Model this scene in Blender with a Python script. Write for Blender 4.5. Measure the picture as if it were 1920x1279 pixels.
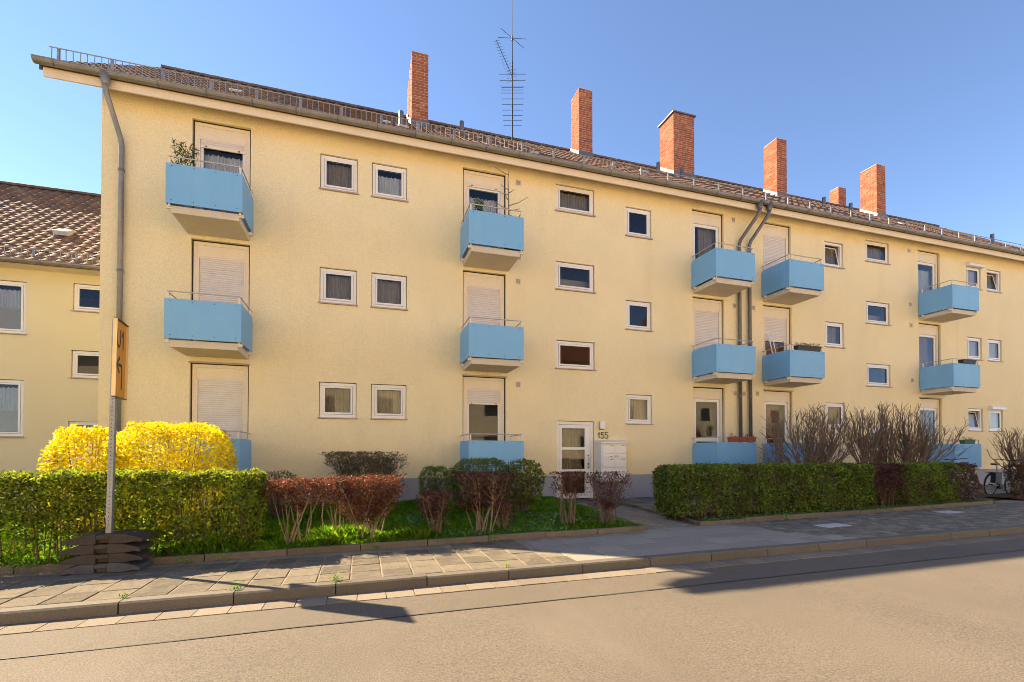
import bpy, math, random
import numpy as np
from mathutils import Vector, Matrix
R = math.radians
random.seed(7); rng = np.random.default_rng(7)
scene = bpy.context.scene
col = scene.collection
for o in list(bpy.data.objects): bpy.data.objects.remove(o)

# ------------------------------------------------------------------ camera, sky, sun, exposure
YAW, PITCH, FPX = math.atan(280/895), 0.9, 895.0
cam = bpy.data.cameras.new('camera'); cam_o = bpy.data.objects.new('camera', cam); col.objects.link(cam_o)
cam.sensor_width = 36; cam.lens = FPX/1920*36
cam.shift_y = (208.5 - FPX*math.tan(R(PITCH)))/1920
cam.clip_start = .05; cam.clip_end = 2000
cam_o.location = (0, 0, 1.55); cam_o.rotation_euler = (R(90+PITCH), 0, -YAW)
scene.camera = cam_o

SUN_EL = 37.6
SDX, SDY = -.80, .60                       # horizontal direction towards the sun
world = bpy.data.worlds.new('World'); scene.world = world; world.use_nodes = True
wn = world.node_tree; wn.nodes.clear()
sky = wn.nodes.new('ShaderNodeTexSky'); sky.sky_type = 'NISHITA'; sky.sun_disc = False
sky.sun_elevation = R(SUN_EL); sky.sun_rotation = math.atan2(SDX, SDY)
sky.air_density = .66; sky.dust_density = 0.0; sky.ozone_density = 1.2; sky.altitude = 1500
bg = wn.nodes.new('ShaderNodeBackground'); bg.inputs[1].default_value = .10
wo = wn.nodes.new('ShaderNodeOutputWorld')
wn.links.new(sky.outputs[0], bg.inputs[0]); wn.links.new(bg.outputs[0], wo.inputs[0])
sl = bpy.data.lights.new('sun', 'SUN'); sl.energy = 4.4; sl.angle = R(.55); sl.color = (1, .81, .55)
so = bpy.data.objects.new('sun', sl); col.objects.link(so); so.location = (-40, 30, 40)
ce = math.cos(R(SUN_EL))
so.rotation_euler = Vector((SDX*ce, SDY*ce, math.sin(R(SUN_EL)))).to_track_quat('Z', 'Y').to_euler()
scene.view_settings.view_transform = 'Standard'; scene.view_settings.look = 'None'
scene.view_settings.gamma = 1; scene.view_settings.exposure = 1.97
scene.render.engine = 'CYCLES'
scene.cycles.filter_width = .9; scene.cycles.max_bounces = 8; scene.cycles.diffuse_bounces = 4; scene.cycles.transparent_max_bounces = 12
scene.cycles.caustics_reflective = False; scene.cycles.caustics_refractive = False

# ------------------------------------------------------------------ materials
def nodes_of(name):
    m = bpy.data.materials.new(name); m.use_nodes = True
    n = m.node_tree; return m, n, n.nodes['Principled BSDF'], n.nodes['Material Output']
def ramp(n, fac, stops):
    r = n.nodes.new('ShaderNodeValToRGB'); e = r.color_ramp.elements
    while len(e) < len(stops): e.new(.5)
    for i, (p, c) in enumerate(stops): e[i].position = p; e[i].color = (*c, 1)
    n.links.new(fac, r.inputs[0]); return r.outputs[0]
def sc(c, k): return tuple(min(1, v*k) for v in c)
def noise(n, scale, detail=4, rough=.55, pos=None, stretch=None):
    t = n.nodes.new('ShaderNodeTexNoise'); t.inputs['Scale'].default_value = scale
    t.inputs['Detail'].default_value = detail; t.inputs['Roughness'].default_value = rough
    p = pos
    if p is None:
        g = n.nodes.new('ShaderNodeNewGeometry'); p = g.outputs['Position']
    if stretch:
        v = n.nodes.new('ShaderNodeVectorMath'); v.operation = 'MULTIPLY'; v.inputs[1].default_value = stretch
        n.links.new(p, v.inputs[0]); p = v.outputs[0]
    n.links.new(p, t.inputs['Vector']); return t.outputs['Fac']
def mixc(n, fac, a, b, mode='MIX'):
    x = n.nodes.new('ShaderNodeMix'); x.data_type = 'RGBA'; x.blend_type = mode
    for s, v in ((x.inputs[0], fac), (x.inputs[6], a), (x.inputs[7], b)):
        if isinstance(v, (int, float)): s.default_value = v
        elif isinstance(v, tuple): s.default_value = (*v, 1)
        else: n.links.new(v, s)
    return x.outputs[2]
def bump(n, b, h, strength, dist=.01):
    x = n.nodes.new('ShaderNodeBump'); x.inputs['Strength'].default_value = strength; x.inputs['Distance'].default_value = dist
    n.links.new(h, x.inputs['Height']); n.links.new(x.outputs[0], b.inputs['Normal'])
def surf(name, c, rough=.7, var=.12, vs=1.5, fine=None, fvar=.12, bs=None, bst=.4, bd=.01, metal=0, spec=.5, stretch=None, stain=None, streak=None):
    """base colour with slow variation, fine grain, optional bump and streaky stain"""
    m, n, b, o = nodes_of(name)
    cc = ramp(n, noise(n, vs, 5, .6, stretch=stretch), [(.25, sc(c, 1-var)), (.75, sc(c, 1+var))])
    if fine:
        f = ramp(n, noise(n, fine, 2), [(.3, (1-fvar,)*3), (.7, (1+fvar,)*3)])
        cc = mixc(n, 1.0, cc, f, 'MULTIPLY')
    if stain:
        sc_, amt, scol, st = stain
        k = ramp(n, noise(n, sc_, 6, .65, stretch=st), [(.52, (0,)*3), (.75, (amt,)*3)])
        cc = mixc(n, k, cc, scol)
    if streak:
        k = ramp(n, noise(n, streak[0], 5, .6, stretch=(1, 1, .05)), [(.5, (0,)*3), (.8, (streak[1],)*3)])
        k2 = ramp(n, noise(n, .45, 3), [(.42, (0,)*3), (.66, (1,)*3)])
        cc = mixc(n, mixc(n, 1.0, k, k2, 'MULTIPLY'), cc, streak[2])
    n.links.new(cc, b.inputs['Base Color'])
    b.inputs['Roughness'].default_value = rough; b.inputs['Metallic'].default_value = metal
    b.inputs['Specular IOR Level'].default_value = spec
    if bs: bump(n, b, noise(n, bs, 3), bst, bd)
    return m
def pieces(name, stops, rough=.75, grain=60, gv=.15, bst=.3, bd=.004, spec=.4, patch=None):
    """colour differs from piece to piece, objects as well as islands of a joined mesh"""
    m, n, b, o = nodes_of(name)
    oi = n.nodes.new('ShaderNodeObjectInfo'); g = n.nodes.new('ShaderNodeNewGeometry')
    a = n.nodes.new('ShaderNodeMath'); a.operation = 'ADD'
    n.links.new(oi.outputs['Random'], a.inputs[0]); n.links.new(g.outputs['Random Per Island'], a.inputs[1])
    f = n.nodes.new('ShaderNodeMath'); f.operation = 'FRACT'; n.links.new(a.outputs[0], f.inputs[0])
    cc = ramp(n, f.outputs[0], stops)
    gr = ramp(n, noise(n, grain, 3), [(.3, (1-gv,)*3), (.7, (1+gv,)*3)])
    cc = mixc(n, 1.0, cc, gr, 'MULTIPLY')
    if patch:
        k = ramp(n, noise(n, patch[0], 5, .6), [(.48, (0,)*3), (.7, (patch[1],)*3)])
        cc = mixc(n, k, cc, patch[2])
    n.links.new(cc, b.inputs['Base Color']); b.inputs['Roughness'].default_value = rough
    b.inputs['Specular IOR Level'].default_value = spec
    bump(n, b, noise(n, grain*1.5, 3), bst, bd); return m
def leafmat(name, stops, trans=.45, tcol=None, rough=.5, patch=None):
    m, n, b, o = nodes_of(name)
    g = n.nodes.new('ShaderNodeNewGeometry')
    cc = ramp(n, g.outputs['Random Per Island'], stops)
    k = ramp(n, noise(n, 2.6, 4), [(.3, (.62, .60, .62)), (.7, (1.3, 1.28, 1.2))])
    cc = mixc(n, 1.0, cc, k, 'MULTIPLY')
    if patch:
        pk_ = ramp(n, noise(n, patch[0], 4, .6), [(.5, (0,)*3), (.68, (patch[1],)*3)]); cc = mixc(n, pk_, cc, patch[2])
    n.links.new(cc, b.inputs['Base Color']); b.inputs['Roughness'].default_value = rough; b.inputs['Specular IOR Level'].default_value = .3
    t = n.nodes.new('ShaderNodeBsdfTranslucent')
    if tcol: n.links.new(mixc(n, 1.0, cc, tcol, 'MULTIPLY'), t.inputs[0])
    else: n.links.new(cc, t.inputs[0])
    x = n.nodes.new('ShaderNodeMixShader'); x.inputs[0].default_value = trans
    n.links.new(b.outputs[0], x.inputs[1]); n.links.new(t.outputs[0], x.inputs[2]); n.links.new(x.outputs[0], o.inputs[0])
    return m
def glass(name, ior=1.6, tint=(.9, .95, .95)):
    m, n, b, o = nodes_of(name); n.nodes.remove(b)
    fr = n.nodes.new('ShaderNodeFresnel'); fr.inputs[0].default_value = ior
    tr = n.nodes.new('ShaderNodeBsdfTransparent'); tr.inputs[0].default_value = (*tint, 1)
    gl = n.nodes.new('ShaderNodeBsdfGlossy'); gl.inputs['Roughness'].default_value = .015
    bp = n.nodes.new('ShaderNodeBump'); bp.inputs['Strength'].default_value = .05; bp.inputs['Distance'].default_value = .02
    n.links.new(noise(n, 1.6, 1), bp.inputs['Height']); n.links.new(bp.outputs[0], gl.inputs['Normal'])
    x = n.nodes.new('ShaderNodeMixShader'); n.links.new(fr.outputs[0], x.inputs[0])
    n.links.new(tr.outputs[0], x.inputs[1]); n.links.new(gl.outputs[0], x.inputs[2]); n.links.new(x.outputs[0], o.inputs[0])
    return m

M = {}
M['wall'] = surf('wall_render', (.87, .72, .42), .9, .05, .5, 48, .105, 115, .7, .013, spec=.2, stain=(.9, .22, (.62, .48, .26), (1, 1, .35)), streak=(2.6, .22, (.58, .45, .25)))
M['wall2'] = surf('wall_render_neighbour', (.74, .63, .37), .9, .05, .6, 50, .06, 120, .5, .01, spec=.2)
M['plinth'] = surf('plinth_paint', (.34, .34, .36), .85, .1, .8, 40, .1, 90, .5, .01, spec=.2, stain=(2.2, .5, (.26, .2, .15), (1, 1, .6)))
M['cream'] = surf('cream_paint', (.78, .67, .50), .6, .05, 2, 30, .05, 60, .1, .002)
M['soffit'] = surf('soffit_paint', (.80, .66, .46), .7, .05, 1.2, 25, .05, 50, .15, .003, stain=(1.5, .25, (.5, .38, .22), (1, 1, 1)))
M['white'] = surf('white_plastic', (.80, .755, .68), .35, .03, 2, 30, .03)
M['sill'] = surf('sill_metal', (.42, .34, .27), .5, .15, 4, 40, .1)
M['slat'] = surf('shutter_plastic', (.68, .61, .54), .5, .05, 3, 30, .04)
M['slatw'] = surf('shutter_plastic_pale', (.70, .64, .55), .45, .05, 3, 30, .04)
M['rubber'] = surf('black_rubber', (.02, .018, .016), .6, .2)
M['blue'] = surf('balcony_blue_board', (.19, .43, .655), .55, .05, 1.3, 90, .06, 150, .08, .002, stain=(2.5, .25, (.3, .5, .60), (1, 1, .4)), streak=(7, .4, (.12, .30, .42)))
M['concrete'] = surf('balcony_concrete', (.62, .53, .40), .85, .08, 2, 60, .08, 80, .25, .004)
M['steel'] = surf('galvanised_steel', (.30, .30, .295), .5, .2, 6, 60, .15, metal=.5)
M['rail'] = surf('painted_rail', (.50, .46, .42), .45, .15, 5, metal=.2)
M['bolt'] = surf('bolt_dark', (.05, .06, .07), .5)
M['zinc'] = surf('zinc_sheet', (.25, .225, .195), .5, .22, 2.5, 30, .1, metal=.45)
M['zincd'] = surf('zinc_dark', (.15, .14, .13), .5, .25, 2, 30, .15, metal=.4)
M['zincl'] = surf('lead_flashing', (.45, .46, .48), .45, .15, 3, 30, .1, metal=.3)
M['tile'] = pieces('roof_tile', [(0, (.15, .09, .062)), (.4, (.20, .12, .082)), (.7, (.125, .078, .06)), (1, (.25, .155, .105))], .8, 25, .25, .3, .004, .2, patch=(3.0, .5, (.10, .085, .07)))
M['ridge'] = pieces('ridge_tile', [(0, (.11, .075, .06)), (1, (.17, .11, .08))], .75, 25, .25)
M['brick'] = pieces('chimney_brick', [(0, (.30, .075, .028)), (.35, (.37, .10, .038)), (.7, (.24, .06, .025)), (1, (.44, .145, .06))], .85, 45, .25, .3, .003)
M['mortar'] = surf('mortar', (.56, .44, .32), .95, .12, 5, 60, .1)
M['glass'] = glass('window_glass')
M['net'] = surf('net_curtain', (.62, .64, .70), .9, .06, 4)
M['drape'] = surf('taupe_curtain', (.30, .24, .17), .9, .15, 6)
M['drapew'] = surf('beige_curtain', (.50, .41, .30), .9, .1, 6)
M['blind'] = surf('grey_blind', (.50, .47, .42), .8, .05, 6)
M['blindb'] = surf('brown_blind', (.22, .10, .055), .7, .2, 8, stretch=(1, 1, 9))
M['room'] = surf('room_wall', (.30, .24, .17), .9)
M['asphalt'] = surf('asphalt', (.140, .114, .084), .85, .17, .28, 80, .38, 200, .6, .006, spec=.35, stain=(.6, .25, (.27, .22, .17), (1, .35, 1)))
M['asphalt2'] = surf('asphalt_strip', (.132, .108, .080), .85, .12, .5, 75, .32, 200, .6, .006, spec=.35)
M['seam'] = surf('tar_seam', (.05, .045, .04), .6, .3, 6)
M['kerb'] = pieces('kerb_concrete', [(0, (.125, .104, .08)), (1, (.165, .139, .108))], .9, 70, .22, .5, .004, .3, patch=(2.5, .4, (.16, .15, .10)))
M['edging'] = pieces('edging_concrete', [(0, (.15, .115, .08)), (1, (.20, .155, .11))], .95, 60, .25, .5, .005, .2, patch=(3, .6, (.10, .10, .05)))
M['gutterstone'] = pieces('gutter_stone', [(0, (.18, .143, .103)), (1, (.235, .19, .138))], .9, 70, .2, .4, .003, .3)
M['slab'] = pieces('paving_slab', [(0, (.11, .092, .066)), (.5, (.145, .12, .088)), (1, (.18, .15, .108))], .95, 70, .42, .9, .006, .2, patch=(6.0, .55, (.25, .205, .135)))
M['slab2'] = pieces('paving_slab_pale', [(0, (.26, .225, .18)), (1, (.32, .28, .225))], .95, 80, .35, .5, .004, .3)
M['cobble'] = pieces('paving_cobble', [(0, (.125, .108, .082)), (.6, (.185, .16, .122)), (1, (.255, .22, .17))], .8, 60, .25, .5, .004, .4)
M['cobblep'] = pieces('path_cobble', [(0, (.20, .18, .15)), (1, (.28, .25, .21))], .9, 60, .2, .4, .004, .3)
M['joint'] = surf('joint_sand', (.24, .195, .13), .95, .35, 4, 60, .3)
M['jointd'] = surf('joint_dirt', (.12, .10, .075), .95, .25, 3, 60, .2)
M['whitepaint'] = surf('white_slab', (.50, .47, .43), .8, .06, 3, 70, .08)
M['soil'] = surf('soil', (.09, .062, .04), .95, .3, 5, 40, .3, 40, .8, .03, spec=.1)
M['lawn'] = surf('lawn_ground', (.08, .17, .02), .95, .35, 2.5, 50, .3, 50, .8, .03, spec=.1)
M['earth'] = surf('ground_far', (.14, .13, .09), .95, .2, .3)
M['bark'] = surf('bark', (.17, .11, .065), .9, .25, 9, 60, .2)
M['twig'] = surf('twig_brown', (.20, .13, .08), .85, .3, 6)
M['twigd'] = surf('twig_dark', (.155, .108, .072), .85, .35, 5)
M['stemt'] = surf('stem_tan', (.29, .20, .115), .85, .25, 8)
M['lf_hedge'] = leafmat('leaf_privet', [(0, (.04, .06, .008)), (.4, (.15, .22, .02)), (.85, (.32, .42, .04)), (1, (.26, .19, .05))], .55, (1.4, 1.35, .5), patch=(1.7, .45, (.12, .08, .03)))
M['lf_hedge2'] = leafmat('leaf_privet_bright', [(0, (.03, .045, .008)), (.35, (.10, .165, .018)), (.8, (.23, .33, .035)), (.93, (.34, .40, .07)), (1, (.22, .13, .05))], .4, (1.2, 1.2, .5), patch=(1.9, .6, (.13, .085, .03)))
M['lf_fors'] = leafmat('flower_forsythia', [(0, (.60, .40, .004)), (.4, (.86, .72, .006)), (.93, (.92, .82, .012)), (1, (.30, .26, .02))], .42)
M['lf_red'] = leafmat('leaf_barberry', [(0, (.06, .025, .018)), (.5, (.15, .062, .04)), (.9, (.25, .12, .07)), (1, (.15, .13, .04))], .4, (1.5, .9, .6))
M['lf_redd'] = leafmat('leaf_barberry_dark', [(0, (.065, .02, .022)), (.6, (.11, .038, .034)), (1, (.16, .07, .045))], .35)
M['lf_brown'] = leafmat('leaf_beech_brown', [(0, (.10, .045, .02)), (.6, (.16, .08, .035)), (1, (.09, .085, .03))], .35)
M['lf_dark'] = leafmat('leaf_yew', [(0, (.025, .05, .012)), (.7, (.07, .12, .028)), (1, (.14, .19, .045))], .3)
M['lf_box'] = leafmat('leaf_box', [(0, (.04, .065, .012)), (.6, (.12, .18, .03)), (1, (.22, .28, .05))], .3)
M['lf_grey'] = leafmat('leaf_grey_green', [(0, (.07, .08, .035)), (.6, (.16, .165, .07)), (1, (.20, .13, .07))], .35)
M['lf_laurel'] = leafmat('leaf_laurel', [(0, (.06, .10, .018)), (.6, (.14, .20, .03)), (.85, (.36, .30, .04)), (1, (.16, .09, .04))], .3, rough=.35)
M['lf_grass'] = leafmat('grass_blade', [(0, (.09, .24, .018)), (.6, (.17, .38, .025)), (1, (.32, .44, .05))], .5, (1.35, 1.25, .4))
M['lf_herb'] = leafmat('herb_leaf', [(0, (.07, .19, .03)), (1, (.15, .30, .05))], .35)
M['daisy'] = surf('daisy_petal', (.85, .84, .80), .7, .02)
M['plate'] = surf('recycled_plastic', (.058, .045, .035), .75, .25, 5, 90, .35, 90, .5, .006, spec=.35)
M['plateb'] = surf('recycled_plastic_grey', (.075, .075, .08), .75, .25, 5, 90, .35, 90, .5, .006, spec=.35)
M['signf'] = surf('sign_amber', (.72, .28, .008), .45, .06, 4)
M['signrim'] = surf('sign_rim', (.80, .60, .28), .4, .08, 5, metal=.2)
M['black'] = surf('black_paint', (.012, .011, .010), .5, .2)
M['brass'] = surf('dark_bronze', (.07, .05, .02), .45, .2, metal=.5)
M['antenna'] = surf('antenna_metal', (.035, .033, .033), .8, .2)
M['pot'] = surf('terracotta_plastic', (.34, .085, .045), .6, .12, 6)
M['potd'] = surf('dark_planter', (.03, .025, .022), .6, .2, 6)
M['potg'] = surf('green_planter', (.04, .12, .05), .6, .15, 6)
M['wood'] = pieces('bench_wood', [(0, (.20, .10, .04)), (1, (.30, .16, .07))], .7, 20, .3)
M['tyre'] = surf('tyre', (.015, .015, .016), .8, .2)
M['bikes'] = surf('bike_silver', (.42, .44, .46), .3, .05, metal=.7)
M['bikew'] = surf('bike_white', (.75, .72, .70), .35, .05)
M['bikeb'] = surf('bike_black', (.02, .02, .022), .45, .1)
M['tarp'] = surf('blue_tarp', (.04, .16, .55), .5, .1)
M['bounce_forecourt'] = surf('bounce_concrete', (.56, .50, .41), .9, .08, 1, 40, .1)  # paleness chosen to throw sunlight back at the facade
M['opp'] = surf('opposite_render', (.84, .74, .52), .9, .05, .6, 50, .06)
M['opproof'] = surf('opposite_roof', (.24, .085, .045), .8, .25, 3)

# ------------------------------------------------------------------ geometry helpers
ORG = {}
def tag(o, label=None, cat=None, group=None, kind=None):
    if label: o['label'] = label
    if cat: o['category'] = cat
    if group: o['group'] = group
    if kind: o['kind'] = kind
    return o
def place(o, parent=None):
    col.objects.link(o)
    if parent is not None:
        o.parent = parent
        o.location = Vector(o.location) - ORG.get(parent.name, Vector((0, 0, 0)))
    return o
def thing(name, label, cat, loc=(0, 0, 0), group=None):
    o = bpy.data.objects.new(name, None); o.empty_display_size = .2; o.location = loc; col.objects.link(o)
    ORG[o.name] = Vector(loc); return tag(o, label, cat, group)
class MB:
    def __init__(s): s.v = []; s.f = []; s.smooth = False
    def box(s, x0, x1, y0, y1, z0, z1, M4=None):
        b = len(s.v); p = [(x, y, z) for z in (z0, z1) for y in (y0, y1) for x in (x0, x1)]
        if M4 is not None: p = [tuple(M4 @ Vector(q)) for q in p]
        s.v += p
        for f in ((0, 2, 3, 1), (4, 5, 7, 6), (0, 1, 5, 4), (2, 6, 7, 3), (0, 4, 6, 2), (1, 3, 7, 5)): s.f.append(tuple(b+i for i in f))
        return s
    def face(s, *pts):
        b = len(s.v); s.v += [tuple(p) for p in pts]; s.f.append(tuple(range(b, b+len(pts)))); return s
    def prism(s, poly, lo, hi, axis='y'):
        """poly: 2D outline extruded along axis ('y': poly=(x,z); 'x': poly=(y,z); 'z': poly=(x,y))"""
        n = len(poly); b = len(s.v)
        def P(q, t): return {'y': (q[0], t, q[1]), 'x': (t, q[0], q[1]), 'z': (q[0], q[1], t)}[axis]
        s.v += [P(q, lo) for q in poly]+[P(q, hi) for q in poly]
        s.f.append(tuple(b+i for i in range(n))); s.f.append(tuple(b+n+i for i in reversed(range(n))))
        for i in range(n):
            j = (i+1) % n; s.f.append((b+i, b+n+i, b+n+j, b+j))
        return s
    def tube(s, pts, r, n=6, cap=True):
        pts = [Vector(p) for p in pts]; rr = r if isinstance(r, (list, tuple)) else [r]*len(pts)
        b = len(s.v); k = len(pts)
        t0 = (pts[1]-pts[0]).normalized(); up = Vector((0, 0, 1)) if abs(t0.z) < .9 else Vector((1, 0, 0))
        a = t0.cross(up).normalized()
        for i, p in enumerate(pts):
            t = (pts[min(i+1, k-1)]-pts[max(i-1, 0)]).normalized()
            a = (a-t*a.dot(t)); a = a.normalized() if a.length > 1e-6 else t.orthogonal().normalized()
            c = t.cross(a)
            for j in range(n):
                w = 2*math.pi*j/n; q = p+(a*math.cos(w)+c*math.sin(w))*rr[i]; s.v.append((q.x, q.y, q.z))
        for i in range(k-1):
            for j in range(n):
                j2 = (j+1) % n; s.f.append((b+i*n+j, b+i*n+j2, b+(i+1)*n+j2, b+(i+1)*n+j))
        if cap:
            s.f.append(tuple(b+j for j in reversed(range(n)))); s.f.append(tuple(b+(k-1)*n+j for j in range(n)))
        return s
    def mesh(s, name):
        m = bpy.data.meshes.new(name); m.from_pydata(s.v, [], s.f); m.update(); return m
    def build(s, name, mat, parent=None, kind=None, smooth=False, bevel=0, loc=None):
        m = s.mesh(name); m.materials.append(M[mat])
        import bmesh
        if len(s.f) > 1:
         bm = bmesh.new(); bm.from_mesh(m); bmesh.ops.recalc_face_normals(bm, faces=bm.faces); bm.to_mesh(m); bm.free()
        if smooth: m.shade_smooth()
        o = bpy.data.objects.new(name, m)
        if loc: o.location = loc
        place(o, parent)
        if bevel:
            d = o.modifiers.new('bevel', 'BEVEL'); d.width = bevel; d.segments = 2; d.limit_method = 'ANGLE'
        if kind: o['kind'] = kind
        return o
def share(name, mesh, parent, loc, rot=None, scl=None):
    o = bpy.data.objects.new(name, mesh); o.location = loc
    if rot: o.rotation_euler = rot
    if scl: o.scale = scl
    return place(o, parent)
def box(name, mat, parent, x0, x1, y0, y1, z0, z1, kind=None, bevel=0):
    return MB().box(x0, x1, y0, y1, z0, z1).build(name, mat, parent, kind, bevel=bevel)
def np_mesh(name, verts, faces, mat, parent=None, kind=None):
    """verts (N,3), faces (F,k) all with the same k"""
    m = bpy.data.meshes.new(name); k = faces.shape[1]; F = len(faces)
    m.vertices.add(len(verts)); m.vertices.foreach_set('co', np.asarray(verts, np.float32).ravel())
    m.loops.add(F*k); m.loops.foreach_set('vertex_index', np.asarray(faces, np.int32).ravel())
    m.polygons.add(F); m.polygons.foreach_set('loop_start', np.arange(0, F*k, k, dtype=np.int32))
    m.update(calc_edges=True); m.materials.append(M[mat])
    o = bpy.data.objects.new(name, m); place(o, parent)
    if kind: o['kind'] = kind
    return o
def unit(a): return a/np.maximum(np.linalg.norm(a, axis=1, keepdims=True), 1e-9)
def leaves(name, pts, L, W, mat, parent=None, kind=None, nrm=None, spread=1.0, updown=0.0):
    """one small folded leaf at each point"""
    n = len(pts); a = unit(rng.normal(size=(n, 3))+np.array([0, 0, updown]))
    if nrm is not None: nn = unit(nrm+spread*rng.normal(size=(n, 3)))
    else: nn = unit(rng.normal(size=(n, 3)))
    b = unit(np.cross(nn, a)); a = unit(np.cross(b, nn))
    l = (L*(.65+.7*rng.random(n)))[:, None]; w = (W*(.65+.7*rng.random(n)))[:, None]
    v = np.stack([pts-a*l*.5, pts+b*w*.5-nn*l*.1, pts+a*l*.5, pts-b*w*.5-nn*l*.1], 1).reshape(-1, 3)
    f = np.arange(n*4).reshape(n, 4)
    return np_mesh(name, v, f, mat, parent, kind)
def gz(x): return .0065*x                          # the street climbs gently to the right
def sidez(x): return .12+gz(x)
def lawnz(x, y): return .17+gz(min(x, 4))*.6+(y-7.4)*.033
SLOPE = -math.atan(.0065)
D = 12.18

# ------------------------------------------------------------------ ground, road, pavement
def sheet(name, mat, x0, x1, y0, y1, dz, kind='structure', nx=1):
    m = MB()
    for i in range(nx):
        a, b = x0+(x1-x0)*i/nx, x0+(x1-x0)*(i+1)/nx
        m.face((a, y0, gz(a)+dz), (b, y0, gz(b)+dz), (b, y1, gz(b)+dz), (a, y1, gz(a)+dz))
    return m.build(name, mat, None, kind)
sheet('ground', 'earth', -250, 250, -250, 300, -.06)
KY = 5.52                                          # street face of the kerb
road = sheet('road', 'asphalt', -60, 90, -3.2, 4.62, 0)
strip = sheet('road_edge', 'asphalt2', -60, 90, 4.62, 5.22, .004)
m = MB(); xs = np.arange(-14, 40, .5); jit = [4.62+random.uniform(-.012, .012) for _ in xs]
for i in range(len(xs)-1):
    a, b = xs[i], xs[i+1]; wa = .007+.005*random.random()
    m.face((a, jit[i]-wa, gz(a)+.006), (b, jit[i+1]-wa, gz(b)+.006), (b, jit[i+1]+wa, gz(b)+.006), (a, jit[i]+wa, gz(a)+.006))
m.build('seam', 'seam', road)
# gutter stones along the kerb
gs = MB().box(-.145, .145, -.146, .146, -.05, .012).mesh('gutter_stone'); gs.materials.append(M['gutterstone'])
sheet('gutter_bed', 'jointd', -60, 90, 5.22, KY, .001)
gutter = thing('gutter_strip', None, None, (0, 5.37, 0)); gutter['kind'] = 'structure'
for i in range(-26, 60):
    x = i*.298+.1
    share('gutter_stone', gs, gutter, (x, 5.37, gz(x)+random.uniform(-.003, .002)), (random.uniform(-.006, .006), SLOPE, random.uniform(-.008, .008)))
far = MB()
for i in range(60, 130):
    x = i*.298+.1; far.box(x-.145, x+.145, 5.224, 5.516, gz(x)-.05, gz(x)+.012)
far.build('gutter_stones_far', 'gutterstone', gutter, 'stuff')
# pavement base and kerb
pave = MB()
for a, b in ((-60, 90),): pave.face((a, KY+.05, gz(a)+.113), (b, KY+.05, gz(b)+.113), (b, 8.6, gz(b)+.113), (a, 8.6, gz(a)+.113))
pave = pave.build('pavement', 'joint', None, 'structure')
km = MB().prism([(0, -.1), (0, .105), (.018, .122), (.148, .122), (.148, -.1)], -.484, .484, 'x').mesh('kerb_stone'); km.materials.append(M['kerb'])
for i in range(-8, 32):
    x = -1.74+i*.98
    share('kerb_stone', km, pave, (x, KY+random.uniform(-.006, .006), gz(x)+random.uniform(-.004, .004)), (0, SLOPE+random.uniform(-.003, .003), random.uniform(-.004, .004)))
EDGE = [(-12, 7.32), (-1, 7.34), (4.85, 7.52), (6.02, 7.58), (10.5, 7.82), (16.6, 8.15), (30, 8.9)]
def edge_y(x):
    for (a, ya), (b, yb) in zip(EDGE, EDGE[1:]):
        if x <= b: return ya+(yb-ya)*(x-a)/(b-a)
    return EDGE[-1][1]
KB = KY+.15
sm = {}
def slab_mesh(w, d, mat):
    k = (w, d, mat)
    if k not in sm:
        e = .006; m = MB(); b = 0
        lo = [(-w/2, -d/2), (w/2, -d/2), (w/2, d/2), (-w/2, d/2)]; hi = [(-w/2+e, -d/2+e), (w/2-e, -d/2+e), (w/2-e, d/2-e), (-w/2+e, d/2-e)]
        m.v = [(x, y, -.03) for x, y in lo]+[(x, y, -.004) for x, y in lo]+[(x, y, 0) for x, y in hi]
        m.f = [(8, 9, 10, 11)]+[(i, (i+1) % 4, 4+(i+1) % 4, 4+i) for i in range(4)]+[(4+i, 4+(i+1) % 4, 8+(i+1) % 4, 8+i) for i in range(4)]
        sm[k] = m.mesh('paving_slab'); sm[k].materials.append(M[mat])
    return sm[k]
S = .352
for r in range(5):
    y = KB+.012+S*(r+.5)
    x = -8.4+(r % 2)*0.0
    while x < 2.15+(KY+1.8-y)*.28:
        if y+S*.4 < edge_y(x):
            share('paving_slab', slab_mesh(S-.016, S-.014, 'slab'), pave, (x, y, sidez(x)+random.uniform(-.004, .003)), (random.uniform(-.008, .008), SLOPE+random.uniform(-.008, .008), random.uniform(-.006, .006)))
        x += S
for r in range(5):
    y = KB+.012+.375*(r+.5); x = 2.25+(KY+1.8-y)*.28+.25+(r % 2)*.12
    while x < 7.55-(y-KY)*.35:
        if y+.15 < edge_y(x):
            share('paving_slab', slab_mesh(.492, .366, 'slab2'), pave, (x, y, sidez(x)+random.uniform(-.002, .002)), (0, SLOPE, 0))
        x += .5
cb = MB(); cs = .125
for r in range(22):
    y = KB+.02+cs*(r+.5); x = 7.45-(y-KY)*.35+(r % 2)*cs*.8
    while x < 34:
        if y < edge_y(x)-.02:
            j = random.uniform(-.004, .003); z = sidez(x)+j
            cb.box(x-.092, x+.092, y-.056, y+.056, z-.04, z)
        x += .2
cb.build('cobbles', 'cobble', pave, 'stuff')
for x, y in ((8.42, 6.78), (12.6, 7.35), (15.9, 7.2), (20.5, 7.6)):
    share('white_slab', slab_mesh(.62, .3, 'whitepaint'), pave, (x, y, sidez(x)+.007), (0, SLOPE, .05))
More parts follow.
